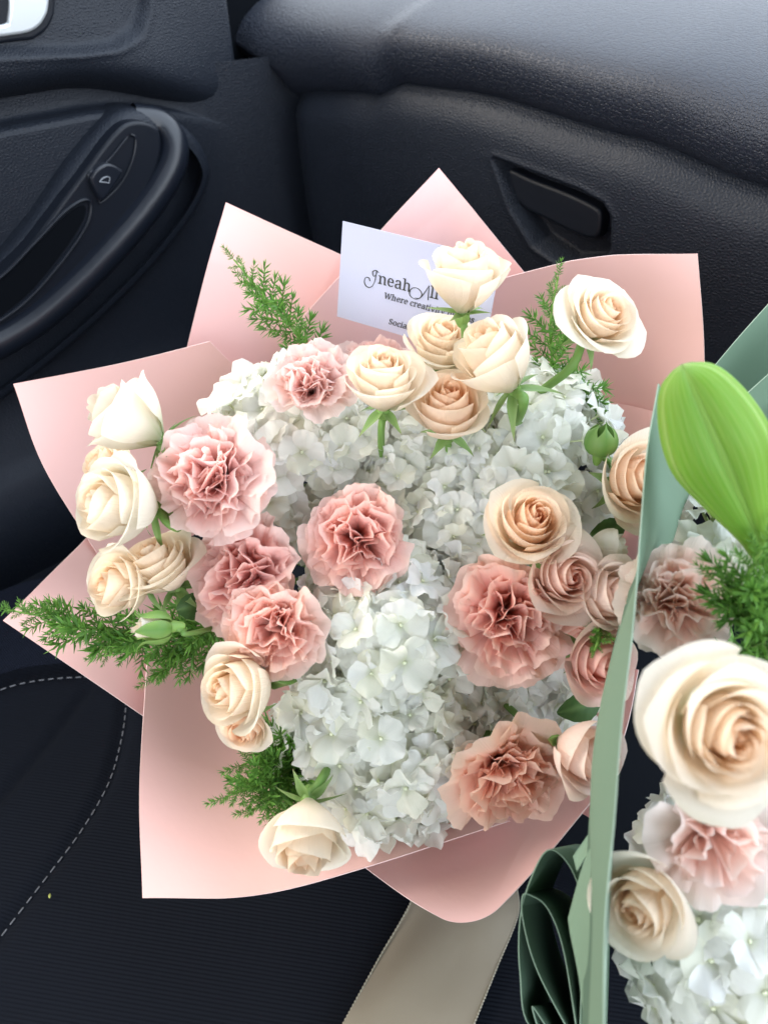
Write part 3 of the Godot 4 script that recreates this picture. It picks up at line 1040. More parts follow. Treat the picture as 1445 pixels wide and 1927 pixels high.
func dashboard() -> void:
	var root := section("dashboard", car(0, 0.75, -0.6))
	var off := Transform3D(Basis(), -root.global_position)
	# upper pad
	var prof := [Vector2(0.80, -0.235), Vector2(0.72, -0.235), Vector2(0.688, -0.222), Vector2(0.672, -0.200), Vector2(0.672, -0.175), Vector2(0.690, -0.150), Vector2(0.725, -0.130), Vector2(0.78, -0.114), Vector2(0.86, -0.102), Vector2(0.98, -0.094), Vector2(1.2, -0.09)]
	var p := PackedVector3Array()
	var uv := PackedVector2Array()
	var nu := 110
	var nv := 60
	var s := 0.0
	var last := Vector2.ZERO
	for j in nv:
		var q := prof_at(prof, float(j) / (nv - 1))
		if j: s += q.distance_to(last)
		last = q
		for i in nu:
			var r_end := -0.878 - 0.22 * sstep(-0.21, -0.14, q.y)
			var r := lerpf(r_end, 0.75, pow(float(i) / (nu - 1), 1.3))
			var end := pow(maxf(0, (r_end + 0.03 - r) / 0.03), 2.0)
			var yy := q.y + lip(r) * (0.35 + 0.65 * sstep(-0.11, -0.2, q.y))
			p.append(car(r, q.x + 0.03 * end, yy - 0.02 * end) - root.global_position)
			uv.append(Vector2(r, s))
	var acc := Acc.new()
	var cc := PackedColorArray()
	cc.resize(p.size())
	cc.fill(Color.WHITE)
	acc.grid(p, cc, nu, nv, uv)
	part("dash_pad", acc.mesh(M.pad), root)
	# lower panel with the glovebox pull cut into it
	var rec := PackedVector2Array()
	for q in [[932, 300], [1010, 330], [1085, 358], [1132, 384], [1146, 410], [1143, 470], [1120, 505], [1060, 505], [1000, 462], [960, 390]]:
		var w := dash_pt(q[0], q[1], 0.668) - eye
		rec.append(Vector2(w.dot(car_right), w.y))
	var lo := rec[0]
	var hi := rec[0]
	for q in rec:
		lo = lo.min(q)
		hi = hi.max(q)
	var rlist := []
	var r0 := -0.875
	while r0 < 0.75:
		rlist.append(r0)
		r0 += 0.0022 if r0 > lo.x - 0.02 and r0 < hi.x + 0.02 else 0.02
	var pr := [Vector2(0.76, -0.222), Vector2(0.70, -0.222), Vector2(0.683, -0.229), Vector2(0.672, -0.242), Vector2(0.667, -0.258), Vector2(0.668, -0.29), Vector2(0.672, -0.33), Vector2(0.678, -0.38), Vector2(0.69, -0.44), Vector2(0.72, -0.54), Vector2(0.78, -0.64), Vector2(0.9, -0.72)]
	var tl := []
	var t0 := 0.0
	while t0 <= 1.0:
		tl.append(t0)
		var q := prof_at(pr, t0)
		t0 += 0.003 if q.y < hi.y + 0.02 and q.y > lo.y - 0.02 else 0.012
	tl.append(1.0)
	p = PackedVector3Array()
	for t in tl:
		var q := prof_at(pr, t)
		for r in rlist:
			var f: float = q.x
			var y: float = q.y
			# the panel's top line dips towards the door
			y += lip(r) * sstep(-0.42, -0.24, q.y)
			f += 0.05 * pow(maxf(0, (-0.80 - r) / 0.075), 2.0)
			if r > lo.x - 0.02 and r < hi.x + 0.02 and y > lo.y - 0.03 and y < hi.y + 0.03:
				var dd := poly_dist(Vector2(r, y), rec)
				f += 0.028 * sstep(0.004, -0.008, dd) - 0.0012 * exp(-pow((dd - 0.004) / 0.004, 2.0))
			p.append(car(r, f, y) - root.global_position)
	acc = Acc.new()
	cc.resize(p.size())
	cc.fill(Color.WHITE)
	acc.grid(p, cc, rlist.size(), tl.size())
	part("lower_panel", acc.mesh(M.grain), root)
	var hl := pixel_loop([[948, 316], [1000, 337], [1070, 364], [1118, 388], [1130, 402], [1128, 436], [1116, 450], [1080, 440], [1030, 415], [985, 392], [962, 360]], 4, func(x, y): return dash_pt(x, y, 0.681))
	part("glovebox_pull", slab(hl, -car_front, 0.015, 0.004, M.plain), root, off)

func door() -> void:
	var root := section("door", car(-0.92, 0.3, -0.9))
	var off := Transform3D(Basis(), -root.global_position)
	# upper trim, a band under it, lower panel: relief along the height of the door
	var tri := [Vector2(-0.01, 0.10), Vector2(0.0, 0.02), Vector2(0.012, -0.05), Vector2(0.022, -0.10), Vector2(0.030, -0.14), Vector2(0.028, -0.160), Vector2(0.014, -0.174), Vector2(-0.006, -0.184)]
	var p := PackedVector3Array()
	var nu := 130
	var nv := 60
	# recess of the door pull, in door coordinates
	var rec := PackedVector2Array()
	for q in [[-260, 120], [0, 106], [150, 101], [215, 92], [262, 66], [282, 20], [290, -40], [296, -120], [-260, -120]]:
		var w := door_pt(q[0], q[1], 0.02) - eye
		rec.append(Vector2(w.dot(car_front), w.y))
	for j in nv:
		var q := prof_at(tri, float(j) / (nv - 1))
		for i in nu:
			var f := lerpf(0.15, 0.80, float(i) / (nu - 1))
			var thin := 1 - 0.7 * sstep(0.48, 0.64, f)
			var y := q.y - 0.055 * sstep(0.40, 0.65, f) * sstep(0.0, -0.15, q.y)
			var r := -0.9 + q.x * thin - 0.3 * sstep(0.632, 0.67, f - 0.3 * maxf(0, -0.15 - q.y))
			var dd := poly_dist(Vector2(f, y), rec)
			r += -0.012 * sstep(0.003, -0.010, dd) + 0.0025 * exp(-pow(dd / 0.004, 2.0))
			p.append(car(r, f, y) - root.global_position)
	var acc := Acc.new()
	var cc := PackedColorArray()
	cc.resize(p.size())
	cc.fill(Color.WHITE)
	acc.grid(p, cc, nu, nv)
	part("upper_trim", acc.mesh(M.grain), root)
	var low := [Vector2(-0.006, -0.160), Vector2(-0.008, -0.19), Vector2(-0.004, -0.2035), Vector2(0.012, -0.2065), Vector2(0.019, -0.2115), Vector2(0.020, -0.225), Vector2(0.018, -0.30), Vector2(0.012, -0.40), Vector2(0.010, -0.50), Vector2(0.030, -0.56), Vector2(0.055, -0.60), Vector2(0.06, -0.70), Vector2(0.03, -0.95)]
	p = PackedVector3Array()
	nv = 110
	for j in nv:
		var q := prof_at(low, float(j) / (nv - 1))
		for i in nu:
			var f := lerpf(-0.6, 0.86, float(i) / (nu - 1))
			var y := q.y - 0.02 * sstep(0.42, 0.60, f) - 0.10 * pow(maxf(0, (f - 0.50) / 0.2), 2.0) * sstep(-0.19, -0.21, q.y)
			var r := -0.9 + q.x * (1 - sstep(0.46, 0.62, f)) + 0.045 * sstep(0.50, 0.80, f)
			p.append(car(r, f, y) - root.global_position)
	acc = Acc.new()
	cc.resize(p.size())
	cc.fill(Color.WHITE)
	acc.grid(p, cc, nu, nv)
	part("lower_trim", acc.mesh(M.grain), root)
	# armrest: grained body, smooth rounded grab, dark switch panel
	var body := pixel_loop([[230, 215], [300, 212], [355, 238], [394, 285], [404, 340], [370, 415], [290, 515], [180, 625], [60, 725], [-80, 820], [-200, 840], [-200, 640], [-60, 560], [60, 430], [150, 300]], 6, func(x, y): return door_pt(x, y, 0.045))
	part("armrest", slab(body, car_right, 0.05, 0.018, M.grain), root, off)
	var ins := pixel_loop([[215, 252], [255, 228], [295, 240], [305, 275], [290, 330], [235, 420], [150, 520], [60, 590], [-60, 650], [-200, 700], [-200, 600], [-60, 560], [40, 480], [140, 350]], 6, func(x, y): return door_pt(x, y, 0.056))
	part("switch_panel", slab(ins, car_right, 0.02, 0.004, M.plain), root, off)
	var gp := PackedVector3Array()
	for q in [[250, 226, 0.022], [300, 236, 0.030], [326, 275, 0.044], [312, 332, 0.051], [250, 420, 0.052], [150, 528, 0.052], [50, 612, 0.052], [-60, 670, 0.052], [-200, 720, 0.052]]:
		gp.append(door_pt(q[0], q[1], q[2]) - root.global_position)
	var line := smooth(gp, 10)
	var rad := PackedFloat32Array()
	for k in line.size():
		rad.append(0.018)
	acc = Acc.new()
	acc.tube(line, rad, 20, Color.WHITE)
	part("grab_handle", acc.mesh(M.gloss), root)
	# pocket of the grab handle: a flush black tray with a raised lip
	var lip := PackedVector3Array()
	for q in [[-60, 545], [0, 522], [70, 452], [120, 400], [158, 376], [172, 388], [160, 430], [110, 500], [40, 575], [-60, 640]]:
		lip.append(door_pt(q[0], q[1], 0.0575) - root.global_position)
	acc = Acc.new()
	var l2 := smooth(lip, 8)
	rad = PackedFloat32Array()
	for k in l2.size(): rad.append(0.0022)
	acc.tube(l2, rad, 8, Color.WHITE)
	part("tray_lip", acc.mesh(M.plain), root)
	var tray_shade := pixel_loop([[-60, 555], [10, 520], [75, 455], [125, 405], [156, 386], [162, 400], [148, 432], [100, 500], [35, 570], [-60, 630]], 5, func(x, y): return door_pt(x, y, 0.0568))
	part("tray_shade", slab(tray_shade, car_right, 0.004, 0.0005, M.carpet), root, off)  # black stands for the pocket's shade; the slab lies flush
	# window switch
	var rim := PackedVector3Array()
	for q in [[246, 252], [256, 262], [250, 300], [228, 345], [192, 380], [186, 372], [168, 335], [172, 322], [200, 306], [240, 258]]:
		rim.append(door_pt(q[0], q[1], 0.0580) - root.global_position)
	var rl := smooth(rim, 6)
	rad = PackedFloat32Array()
	for k in rl.size(): rad.append(0.0011)
	acc = Acc.new()
	acc.tube(rl, rad, 8, Color.WHITE)
	part("switch_rim", acc.mesh(M.gloss), root)
	var sw := pixel_loop([[172, 334], [200, 308], [228, 318], [230, 330], [200, 372], [190, 374]], 5, func(x, y): return door_pt(x, y, 0.064))
	part("window_switch", slab(sw, car_right, 0.012, 0.003, M.gloss), root, off)
	var ic := PackedVector3Array()
	for q in [[188, 342], [194, 335], [202, 332], [207, 334], [206, 344], [188, 342]]:
		ic.append(door_pt(q[0], q[1], 0.0645))
	acc = Acc.new()
	rad = PackedFloat32Array([0.0005, 0.0005, 0.0005, 0.0005, 0.0005, 0.0005])
	acc.tube(ic, rad, 6, Color.WHITE)
	part("window_symbol", acc.mesh(M.icon), root, off)
	# inner door handle in its recess
	var bez := pixel_loop([[-200, -120], [105, -120], [106, 0], [98, 42], [74, 68], [30, 78], [-200, 90]], 6, func(x, y): return door_pt(x, y, 0.020))
	part("handle_cup", slab(bez, car_right, 0.012, 0.003, M.plain), root, off)
	var lev := pixel_loop([[-60, -120], [96, -120], [94, 0], [86, 34], [66, 56], [30, 66], [-60, 74], [-60, 52], [8, 46], [18, 30], [20, -10], [18, -60]], 6, func(x, y): return door_pt(x, y, 0.024))
	part("door_handle", slab(lev, car_right, 0.008, 0.003, M.chrome), root, off)

func seat() -> void:
	var root := section("seat", car(-0.4, 0.1, -0.75))
	var stitch := PackedVector3Array()
	for q in [[-60, 1840], [0, 1757], [90, 1640], [150, 1560], [200, 1475], [224, 1400], [235, 1330], [232, 1270], [215, 1200]]:
		stitch.append(seat_pt(q[0], q[1], 0.0))
	var sl := smooth(stitch, 10)
	var flat := PackedVector2Array()
	for q in sl: flat.append(Vector2(q.x, q.z))
	var seam := PackedVector3Array()
	for q in [[-60, 1318], [0, 1290], [60, 1272], [140, 1262], [240, 1262], [340, 1275]]:
		seam.append(seat_pt(q[0], q[1], 0.0))
	var sm := smooth(seam, 8)
	var flat2 := PackedVector2Array()
	for q in sm: flat2.append(Vector2(q.x, q.z))
	var crease := PackedVector2Array()
	for q in [[-80, 1560], [0, 1500], [90, 1395], [170, 1290]]:
		var w := seat_pt(q[0], q[1], 0.0)
		crease.append(Vector2(w.x, w.z))
	var nu := 150
	var nv := 150
	var p := PackedVector3Array()
	var uv := PackedVector2Array()
	for j in nv:
		for i in nu:
			var r := lerpf(-0.79, 0.12, float(i) / (nu - 1))
			var f := lerpf(-0.62, 0.40, float(j) / (nv - 1))
			var w := car(r, f, -0.62)
			var q := Vector2(w.x, w.z)
			var d1 := line_dist(q, flat)
			var d2 := line_dist(q, flat2)
			var d3 := line_dist(q, crease)
			var h := -0.006 * exp(-pow(d1 / 0.006, 2.0)) - 0.008 * exp(-pow(d2 / 0.007, 2.0)) - 0.006 * exp(-pow(d3 / 0.006, 2.0))
			h += 0.010 * sstep(-0.55, -0.68, r) - 0.16 * pow(maxf(0, (-0.70 - r) / 0.09), 2.2)
			h -= 0.14 * pow(maxf(0, (f - 0.26) / 0.14), 2.2)
			h -= 0.12 * pow(maxf(0, (r - 0.02) / 0.1), 2.2)
			p.append(w + Vector3.UP * h - root.global_position)
			uv.append(Vector2(q.x * 0.990 + q.y * 0.14, q.y * 0.990 - q.x * 0.14) * 22.0)
	var acc := Acc.new()
	var cc := PackedColorArray()
	cc.resize(p.size())
	cc.fill(Color.WHITE)
	acc.grid(p, cc, nu, nv, uv)
	var cush := part("cushion", acc.mesh(M.cloth), root)
	# woven side piece beyond the piped seam
	var sp := PackedVector3Array()
	var su := PackedVector2Array()
	for j in 8:
		for k in sm.size():
			var q := sm[k] + (car_right * -0.6 + car_front * 0.4).normalized() * (0.006 + 0.016 * j)
			var rr := (q - eye).dot(car_right)
			sp.append(q + Vector3.UP * (0.0045 + 0.007 * sin(minf(j / 2.0, 1) * PI / 2) + 0.010 * sstep(-0.55, -0.68, rr) - 0.16 * pow(maxf(0, (-0.70 - rr) / 0.09), 2.2)) - root.global_position)
			su.append(Vector2(q.x, q.z) * 22.0)
	acc = Acc.new()
	cc.resize(sp.size())
	acc.grid(sp, cc, sm.size(), 8, su)
	part("side_bolster", acc.mesh(M.weave), root)
	# stitches
	var one := CapsuleMesh.new()
	one.radius = 0.0006
	one.height = 0.0056
	one.radial_segments = 8
	one.rings = 2
	one.material = M.thread
	for which in 2:
		var lines: PackedVector3Array = sl if which == 0 else sm
		var s := 0.0
		var next := 0.0
		for k in range(1, lines.size()):
			var seg := lines[k] - lines[k - 1]
			while next < s + seg.length():
				var q := lines[k - 1] + seg.normalized() * (next - s)
				if which == 1: q += (car_right * 0.6 - car_front * 0.4).normalized() * 0.008
				var rr := (q - eye).dot(car_right)
				var base := 0.010 * sstep(-0.55, -0.68, rr) - 0.16 * pow(maxf(0, (-0.70 - rr) / 0.09), 2.2)
				part("stitch", one, root, upright(q + Vector3.UP * (base + (-0.0045 if which == 0 else -0.001)) - root.global_position, seg.normalized(), 0))
				next += 0.0088
			s += seg.length()

func ribbon() -> void:
	var rows := [[[760, 1660, 0], [972, 1668, 0]], [[775, 1692, 0], [974, 1722, 0]], [[712, 1806, 0], [935, 1820, 0]], [[646, 1927, 0], [892, 1927, 0]], [[580, 2045, 0], [850, 2040, 0]]]
	var net := []
	for k in rows.size():
		var a := seat_pt(rows[k][0][0], rows[k][0][1], 0.008 + 0.004 * (k % 2))
		var b := seat_pt(rows[k][1][0], rows[k][1][1], 0.008)
		net.append(PackedVector3Array([a, a.lerp(b, 0.3) + Vector3.UP * (0.003 if k % 2 else 0.007), a.lerp(b, 0.7) + Vector3.UP * 0.003, b]))
	var root := thing("ribbon", "taupe satin ribbon tail lying on the seat below the pink paper", "ribbon", Transform3D(Basis(), seat_pt(780, 1810, 0)))
	var off := Transform3D(Basis(), -root.global_position)
	part("band", sheet(net, 26, 60, 0.0005, C(0.25, 0.215, 0.155), C(0.28, 0.25, 0.185), M.satin, 0.0, 0.002), root, off)
	var bead := SphereMesh.new()
	bead.radius = 0.00055
	bead.height = 0.0011
	bead.radial_segments = 6
	bead.rings = 3
	var bm := mat(0.6, 0.4, false, C(0.30, 0.28, 0.22))
	for s in 2:
		var acc := Acc.new()
		var e := PackedVector3Array()
		for r in net: e.append(r[0] if s == 0 else r[3])
		var line := smooth(e, 60)
		var rad := PackedFloat32Array()
		for k in line.size():
			rad.append(0.0006 + 0.00035 * sin(k * 1.9))
			line[k] += Vector3.UP * 0.0005
		acc.tube(line, rad, 6, Color.WHITE)
		part("woven_edge", acc.mesh(bm), root, off)

# ------------------------------------------------------------------ scene
func _ready() -> void:
	# camera
	var pitch := deg_to_rad(-40.0)
	var cam := Camera3D.new()
	cam.name = "camera"
	add_child(cam)
	cam.position = eye
	cam.rotation = Vector3(pitch, 0, 0)
	cam.fov = 67.28
	cam.near = 0.02
	cam.far = 200.0
	var ca := CameraAttributesPhysical.new()
	ca.frustum_focal_length = 18.03
	ca.frustum_focus_distance = 0.53
	ca.frustum_near = 0.02
	ca.frustum_far = 200.0
	ca.exposure_aperture = 5.0
	cam.attributes = ca
	cam.current = true
	bx = cam.basis.x
	by = cam.basis.y
	bz = cam.basis.z
	# sky and soft daylight
	var we := WorldEnvironment.new()
	we.name = "daylight"
	var env := Environment.new()
	env.background_mode = Environment.BG_SKY
	var sky := Sky.new()
	var sm := ProceduralSkyMaterial.new()
	sm.sky_top_color = Color(0.83, 0.885, 0.95)
	sm.sky_horizon_color = Color(0.94, 0.955, 0.97)
	sm.ground_bottom_color = Color(0.25, 0.25, 0.26)
	sm.ground_horizon_color = Color(0.5, 0.5, 0.52)
	sm.sky_curve = 0.3
	sky.sky_material = sm
	env.sky = sky
	env.tonemap_mode = Environment.TONE_MAPPER_LINEAR
	env.tonemap_exposure = 4.8
	env.sdfgi_enabled = true
	env.ssao_enabled = true
	env.ssil_enabled = true
	we.environment = env
	add_child(we)
	var sun := DirectionalLight3D.new()
	sun.name = "overcast_sun"
	sun.light_energy = 0.35
	sun.light_color = Color(1.0, 0.97, 0.93)
	sun.light_angular_distance = 45.0
	sun.shadow_enabled = true
	add_child(sun)
	sun.look_at_from_position(Vector3.ZERO, -dirc(Vector3(-0.8, 0.55, 0.25)))

	make_materials()
	bundle = px(735, 1090, 0.80)

	# floor of the car
	var fl := MeshInstance3D.new()
	fl.name = "floor"
	var fb := BoxMesh.new()
	fb.size = Vector3(4, 0.05, 4)
	fb.material = M.carpet
	fl.mesh = fb
	fl.position = Vector3(0, 0.12, 0)
	fl.set_meta("kind", "structure")
	fl.set_meta("label", "black carpeted floor of the car under the seat")
	add_child(fl)
	cabin = thing("car_interior", "black car interior around the bouquets: dashboard, passenger door and cloth seat", "car", Transform3D(Basis(), car(-0.3, 0.1, -1.0)))
	var unseen_roof := BoxMesh.new()
	unseen_roof.size = Vector3(1.75, 0.04, 1.25)
	unseen_roof.material = mat(0.95, 0.1, false, C(0.32, 0.32, 0.31))
	part("unseen_roof", unseen_roof, cabin, Transform3D(Basis(car_right, Vector3.UP, -car_front), car(0.0, -0.30, 0.42) - cabin.position))  # out of view, added to keep overhead sky light off the cabin
	var pil := BoxMesh.new()
	pil.size = Vector3(0.04, 0.76, 0.75)
	pil.material = M.carpet
	part("side_wall", pil, cabin, Transform3D(Basis(car_right, Vector3.UP, -car_front), car(-0.96, 0.95, -0.49) - cabin.position))
	dashboard()
	door()
	seat()
	ribbon()
	var husk := SphereMesh.new()
	husk.radius = 0.001
	husk.height = 0.0042
	husk.radial_segments = 8
	husk.rings = 5
	husk.material = mat(0.7, 0.3, false, C(0.36, 0.38, 0.10))
	var hk := MeshInstance3D.new()
	hk.name = "seed_husk"
	hk.mesh = husk
	add_child(hk)
	hk.transform = upright(seat_pt(94, 1686, 0.004), Vector3(0.3, 0.2, 0.9).normalized(), 0)
	hk.set_meta("label", "tiny yellow green seed husk lying on the black seat cloth")
	hk.set_meta("category", "plant bit")
	pink_wrap()
	sage_wrap()
	card_()

	make_hydrangea_petals()
	make_branchlets()
	hydrangea("white hydrangea head at top left beside the pale pink carnation", 575, 870, 0.585, 175, Vector3(-0.2, 0.3, 1), 101)
	hydrangea("white hydrangea head under the two peach roses", 785, 890, 0.585, 170, Vector3(0.0, 0.3, 1), 102)
	hydrangea("white hydrangea head at upper right beside the green bud", 985, 880, 0.575, 175, Vector3(0.25, 0.25, 1), 103)
	hydrangea("white hydrangea head between the salmon carnation and the cream rose", 850, 1010, 0.56, 140, Vector3(0.1, 0.1, 1), 104)
	hydrangea("foremost white hydrangea head, bright at the centre of the bouquet", 722, 1190, 0.515, 160, Vector3(0.0, 0.15, 1), 105)
	hydrangea("white hydrangea head hanging lowest over the pink paper", 735, 1355, 0.55, 195, Vector3(-0.05, -0.3, 1), 106)
	hydrangea("white hydrangea head at lower right under the ruffled carnation", 950, 1320, 0.58, 140, Vector3(0.3, -0.2, 1), 107)

	# carnations
	carnation("pale pink carnation beside the upper left fern tip", 583, 712, 0.505, 145, Vector3(-0.1, 0.55, 0.83), C(0.96, 0.62, 0.56), C(0.95, 0.80, 0.75))
	carnation("half hidden pale pink carnation under the white card", 705, 690, 0.59, 130, Vector3(0.1, 0.6, 0.8), C(0.94, 0.62, 0.55), C(0.95, 0.76, 0.70))
	carnation("pink carnation with a broad pale outer petal towards the hydrangea", 390, 895, 0.485, 205, Vector3(-0.35, 0.25, 0.9), C(0.96, 0.57, 0.52), C(0.95, 0.79, 0.74), {"big": 0.1, "wing": -0.2})
	carnation("dusty pink carnation left of centre above the coral one", 455, 1080, 0.49, 205, Vector3(-0.35, 0.15, 0.9), C(0.90, 0.49, 0.45), C(0.95, 0.74, 0.68))
	carnation("coral carnation leaning against the foremost hydrangea", 510, 1185, 0.465, 185, Vector3(-0.3, -0.15, 0.95), C(0.95, 0.54, 0.46), C(0.95, 0.76, 0.68))
	carnation("salmon carnation in the middle of the white hydrangeas", 668, 1010, 0.475, 185, Vector3(-0.1, 0.1, 1), C(0.92, 0.50, 0.43), C(0.95, 0.73, 0.66))
	carnation("large ruffled coral carnation right of the foremost hydrangea", 962, 1162, 0.47, 205, Vector3(0.1, 0.0, 1), C(0.92, 0.49, 0.42), C(0.95, 0.72, 0.64))
	carnation("coral carnation with wide flat outer petals at lower right", 960, 1465, 0.48, 205, Vector3(0.25, -0.45, 0.85), C(0.97, 0.58, 0.46), C(0.95, 0.72, 0.60), {"big": 0.2})

	# roses of the pink bouquet
	rose("cream rose standing upright in front of the white card", 876, 520, 0.475, 150, Vector3(0.02, 0.8, 0.6), 0.25, "cream", {"route": [[875, 640, 0.50], [872, 720, 0.56]], "hug": 0.35})
	rose("open cream rose behind the upright one, below the card", 832, 648, 0.53, 150, Vector3(0.15, 0.6, 0.78), 0.6, "cream")
	rose("cream rosebud leaning left over a thick curved stem", 932, 672, 0.475, 160, Vector3(-0.5, 0.68, 0.53), 0.2, "cream", {"route": [[985, 752, 0.478], [972, 790, 0.50], [945, 830, 0.56]], "stem": 0.0034, "hug": 0.0, "sepal": 1.35})
	rose("wide open cream rose at upper right against pink paper", 1133, 598, 0.475, 180, Vector3(0.35, 0.35, 0.87), 0.95, "cream", {"route": [[1075, 690, 0.49], [1010, 745, 0.52], [960, 820, 0.58]], "stem": 0.003})
	rose("peach cream rose right of the pale pink carnation", 725, 715, 0.475, 158, Vector3(0.05, 0.72, 0.68), 0.45, "cream")
	rose("peach rose nestled on the hydrangea between two cream roses", 846, 768, 0.49, 152, Vector3(0.0, 0.62, 0.78), 0.35, "peach")
	rose("creamy white rosebud facing left, highest on the left sheet", 238, 785, 0.50, 150, Vector3(-0.75, 0.55, 0.3), 0.15, "white", {"route": [[300, 818, 0.51], [370, 870, 0.57]], "stem": 0.0032, "hug": 0.1, "sepal": 1.3})
	rose("pale cream rose half hidden behind the large white one at left", 205, 880, 0.55, 125, Vector3(-0.6, 0.5, 0.6), 0.6, "cream")
	rose("large creamy white rose facing left at the left sheet's edge", 222, 948, 0.475, 178, Vector3(-0.62, 0.12, 0.77), 0.3, "white", {"route": [[330, 992, 0.485], [400, 1000, 0.54]], "stem": 0.003, "sepal": 1.4})
	rose("layered cream rose below the large white one at left", 302, 1062, 0.50, 165, Vector3(-0.35, 0.75, 0.55), 0.65, "cream", {"leaf": [[400, 1130, 0.52], [330, 1150, 0.50]]})
	rose("round cream rose leaning left above the long fern sprig", 228, 1098, 0.495, 140, Vector3(-0.6, 0.1, 0.8), 0.4, "cream")
	rose("cream and white rosebud at lower left of the coral carnation", 450, 1290, 0.46, 150, Vector3(-0.6, 0.05, 0.8), 0.2, "cream", {"hug": 0.5})
	rose("small peach rose tucked under a white bud at lower left", 462, 1365, 0.48, 100, Vector3(-0.2, -0.4, 0.9), 0.4, "peach")
	rose("peach cream rose hanging down over the bottom sheet", 572, 1575, 0.455, 160, Vector3(-0.03, -0.66, 0.75), 0.3, "cream", {"route": [[612, 1455, 0.48], [640, 1390, 0.54]], "stem": 0.003, "hug": 0.0})
	rose("cream rose with peach heart resting on hydrangea at right", 1000, 985, 0.465, 165, Vector3(0.1, 0.4, 0.9), 0.42, "peach")
	rose("blush rose with deep coral heart touching the ruffled carnation", 1062, 1085, 0.465, 155, Vector3(0.25, 0.05, 0.97), 0.45, "blush", {"leaf": [[1110, 1010, 0.50], [1180, 985, 0.50]]})
	rose("cream rosebud with pink heart near the sage sheet", 1143, 1120, 0.465, 132, Vector3(0.5, 0.1, 0.86), 0.3, "blush", {"hug": 0.45})
	rose("small white rosebud pointing right behind the blush rose", 1140, 1032, 0.485, 72, Vector3(0.95, -0.1, 0.3), 0.0, "white", {"hug": 0.4})
	rose("apricot rose half hidden by the sage sheet at right", 1200, 905, 0.485, 170, Vector3(0.3, 0.0, 0.95), 0.45, "peach", {"hug": 0.2, "leaf": [[1215, 850, 0.50], [1165, 845, 0.50]]})
	rose("deep pink rose half hidden low behind the sage sheet", 1124, 1245, 0.47, 150, Vector3(0.3, -0.15, 0.94), 0.4, "pink", {"leaf": [[1130, 1310, 0.52], [1050, 1345, 0.515]]})
	rose("dim blush rose in the shade behind the ruffled carnation", 1068, 1200, 0.535, 130, Vector3(0.3, -0.2, 0.9), 0.7, "blush")
	rose("pink and white rosebud facing right beside the lowest carnation", 1102, 1420, 0.455, 140, Vector3(0.55, -0.15, 0.82), 0.22, "blush", {"hug": 0.65})
	green_bud("round green rosebud at upper right on pink paper", 1131, 828, 0.50, 60, Vector3(0.05, 0.85, 0.5), 0.0, [[1150, 880, 0.52], [1150, 960, 0.58]])
	green_bud("half opened green and white rosebud over the left fern", 293, 1181, 0.465, 62, Vector3(-0.95, -0.02, 0.3), 1.0, [[345, 1186, 0.47], [410, 1180, 0.50]])

	# fern
	fern("upright fern sprig against the upper left pink sheet", [[610, 720, 0.60], [555, 625, 0.585], [500, 560, 0.57], [440, 488, 0.555]], 0.019, 0.0035, 21)
	fern("fern sprig behind the open cream rose at upper right", [[1050, 800, 0.57], [1040, 690, 0.55], [1035, 610, 0.54], [1050, 520, 0.53]], 0.019, 0.0034, 22)
	fern("drooping fern sprig under the open cream rose", [[1030, 690, 0.56], [1070, 720, 0.55], [1110, 760, 0.545], [1125, 790, 0.54]], 0.018, 0.0034, 23)
	fern("long fern sprig reaching left past the pink paper", [[420, 1180, 0.55], [300, 1195, 0.54], [170, 1180, 0.53], [80, 1160, 0.525], [15, 1148, 0.52]], 0.024, 0.0034, 24, 0.8)
	fern("fern sprig drooping below the half opened bud", [[430, 1190, 0.57], [370, 1220, 0.56], [330, 1250, 0.555], [290, 1275, 0.55]], 0.022, 0.0036, 25)
	fern("short fern sprig along the lower left sheet", [[400, 1150, 0.57], [310, 1190, 0.56], [240, 1225, 0.55], [195, 1235, 0.545]], 0.02, 0.004, 26)
	fern("dense foxtail fern tuft at lower left of the hydrangea", [[640, 1430, 0.56], [570, 1440, 0.53], [490, 1475, 0.50], [425, 1500, 0.485]], 0.022, 0.0023, 27)
	fern("thick fern frond behind the peach rose hanging at the bottom", [[650, 1400, 0.57], [590, 1400, 0.545], [520, 1415, 0.52], [455, 1440, 0.505]], 0.024, 0.0023, 37)
	fern("fern frond curling under the dense foxtail tuft", [[640, 1470, 0.565], [580, 1480, 0.54], [520, 1510, 0.515], [470, 1525, 0.50]], 0.02, 0.0025, 38)
	fern("tiny fern tip over the deep pink rose", [[1130, 1180, 0.47], [1126, 1205, 0.455], [1118, 1225, 0.45]], 0.008, 0.0018, 28)

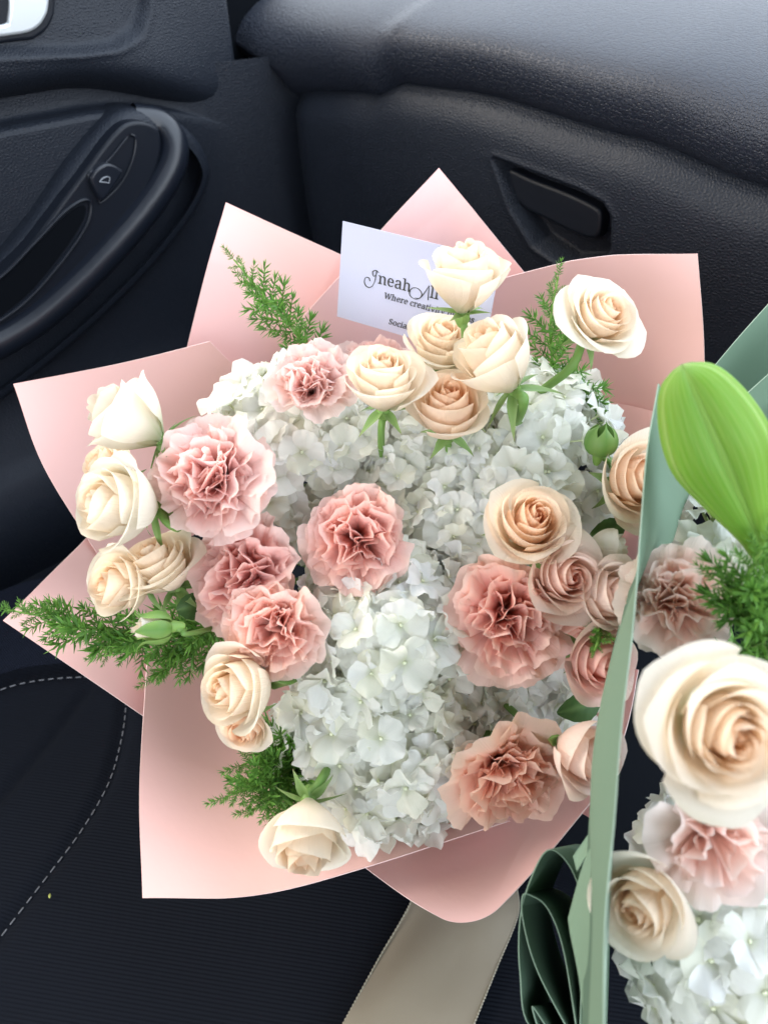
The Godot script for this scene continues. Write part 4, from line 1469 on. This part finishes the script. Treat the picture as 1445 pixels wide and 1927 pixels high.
	# the sage bouquet
	bundle = px(1560, 1800, 0.62)
	var g2 := "flowers in the sage bouquet"
	lily_bud()
	carnation("blurred pale pink carnation inside the sage wrap", 1270, 1130, 0.41, 190, Vector3(-0.25, 0.2, 0.95), C(0.97, 0.68, 0.57), C(0.97, 0.84, 0.76), {"group": g2, "route": [[1330, 1300, 0.47]]})
	hydrangea("white hydrangea head deep inside the sage wrap behind the lily", 1370, 1010, 0.50, 100, Vector3(-0.2, 0.3, 1), 111, 0.02, {"group": g2, "route": [[1370, 1200, 0.56]]})
	fern("fern sprig under the lily bud above the large rose", [[1445, 1260, 0.39], [1430, 1180, 0.375], [1405, 1100, 0.365], [1440, 1020, 0.355]], 0.021, 0.0026, 29, 1.0, g2)
	fern("fern sprig beside the pale carnation in the sage bouquet", [[1470, 1180, 0.385], [1420, 1150, 0.375], [1370, 1110, 0.37], [1345, 1090, 0.37]], 0.02, 0.003, 30, 1.0, g2)
	rose("very large cream rose nearest the camera at right", 1358, 1376, 0.285, 298, Vector3(0.1, 0.0, 1), 0.75, "cream", {"group": g2, "res": 19, "route": [[1380, 1480, 0.40], [1400, 1560, 0.47]], "petals": 27})
	carnation("big pale pink carnation petals under the very large rose", 1345, 1585, 0.335, 235, Vector3(-0.15, -0.1, 1), C(0.95, 0.68, 0.59), C(0.96, 0.86, 0.81), {"group": g2, "petals": 17, "route": [[1380, 1650, 0.45]]})
	rose("cream rose low in the sage bouquet beside its paper edge", 1212, 1695, 0.335, 188, Vector3(-0.68, -0.05, 0.73), 0.4, "cream", {"group": g2, "res": 15, "route": [[1300, 1750, 0.43]]})
	hydrangea("white hydrangea head at the lower right corner of the picture", 1385, 1760, 0.40, 195, Vector3(-0.1, 0.0, 1), 112, 0.0175, {"group": g2, "low": 0.0, "route": [[1420, 1800, 0.48]]})
	hydrangea("shaded white hydrangea head between the two cream roses of the sage bouquet", 1330, 1610, 0.455, 120, Vector3(-0.2, 0.0, 1), 113, 0.0185, {"group": g2, "low": 0.0, "route": [[1420, 1700, 0.52]]})
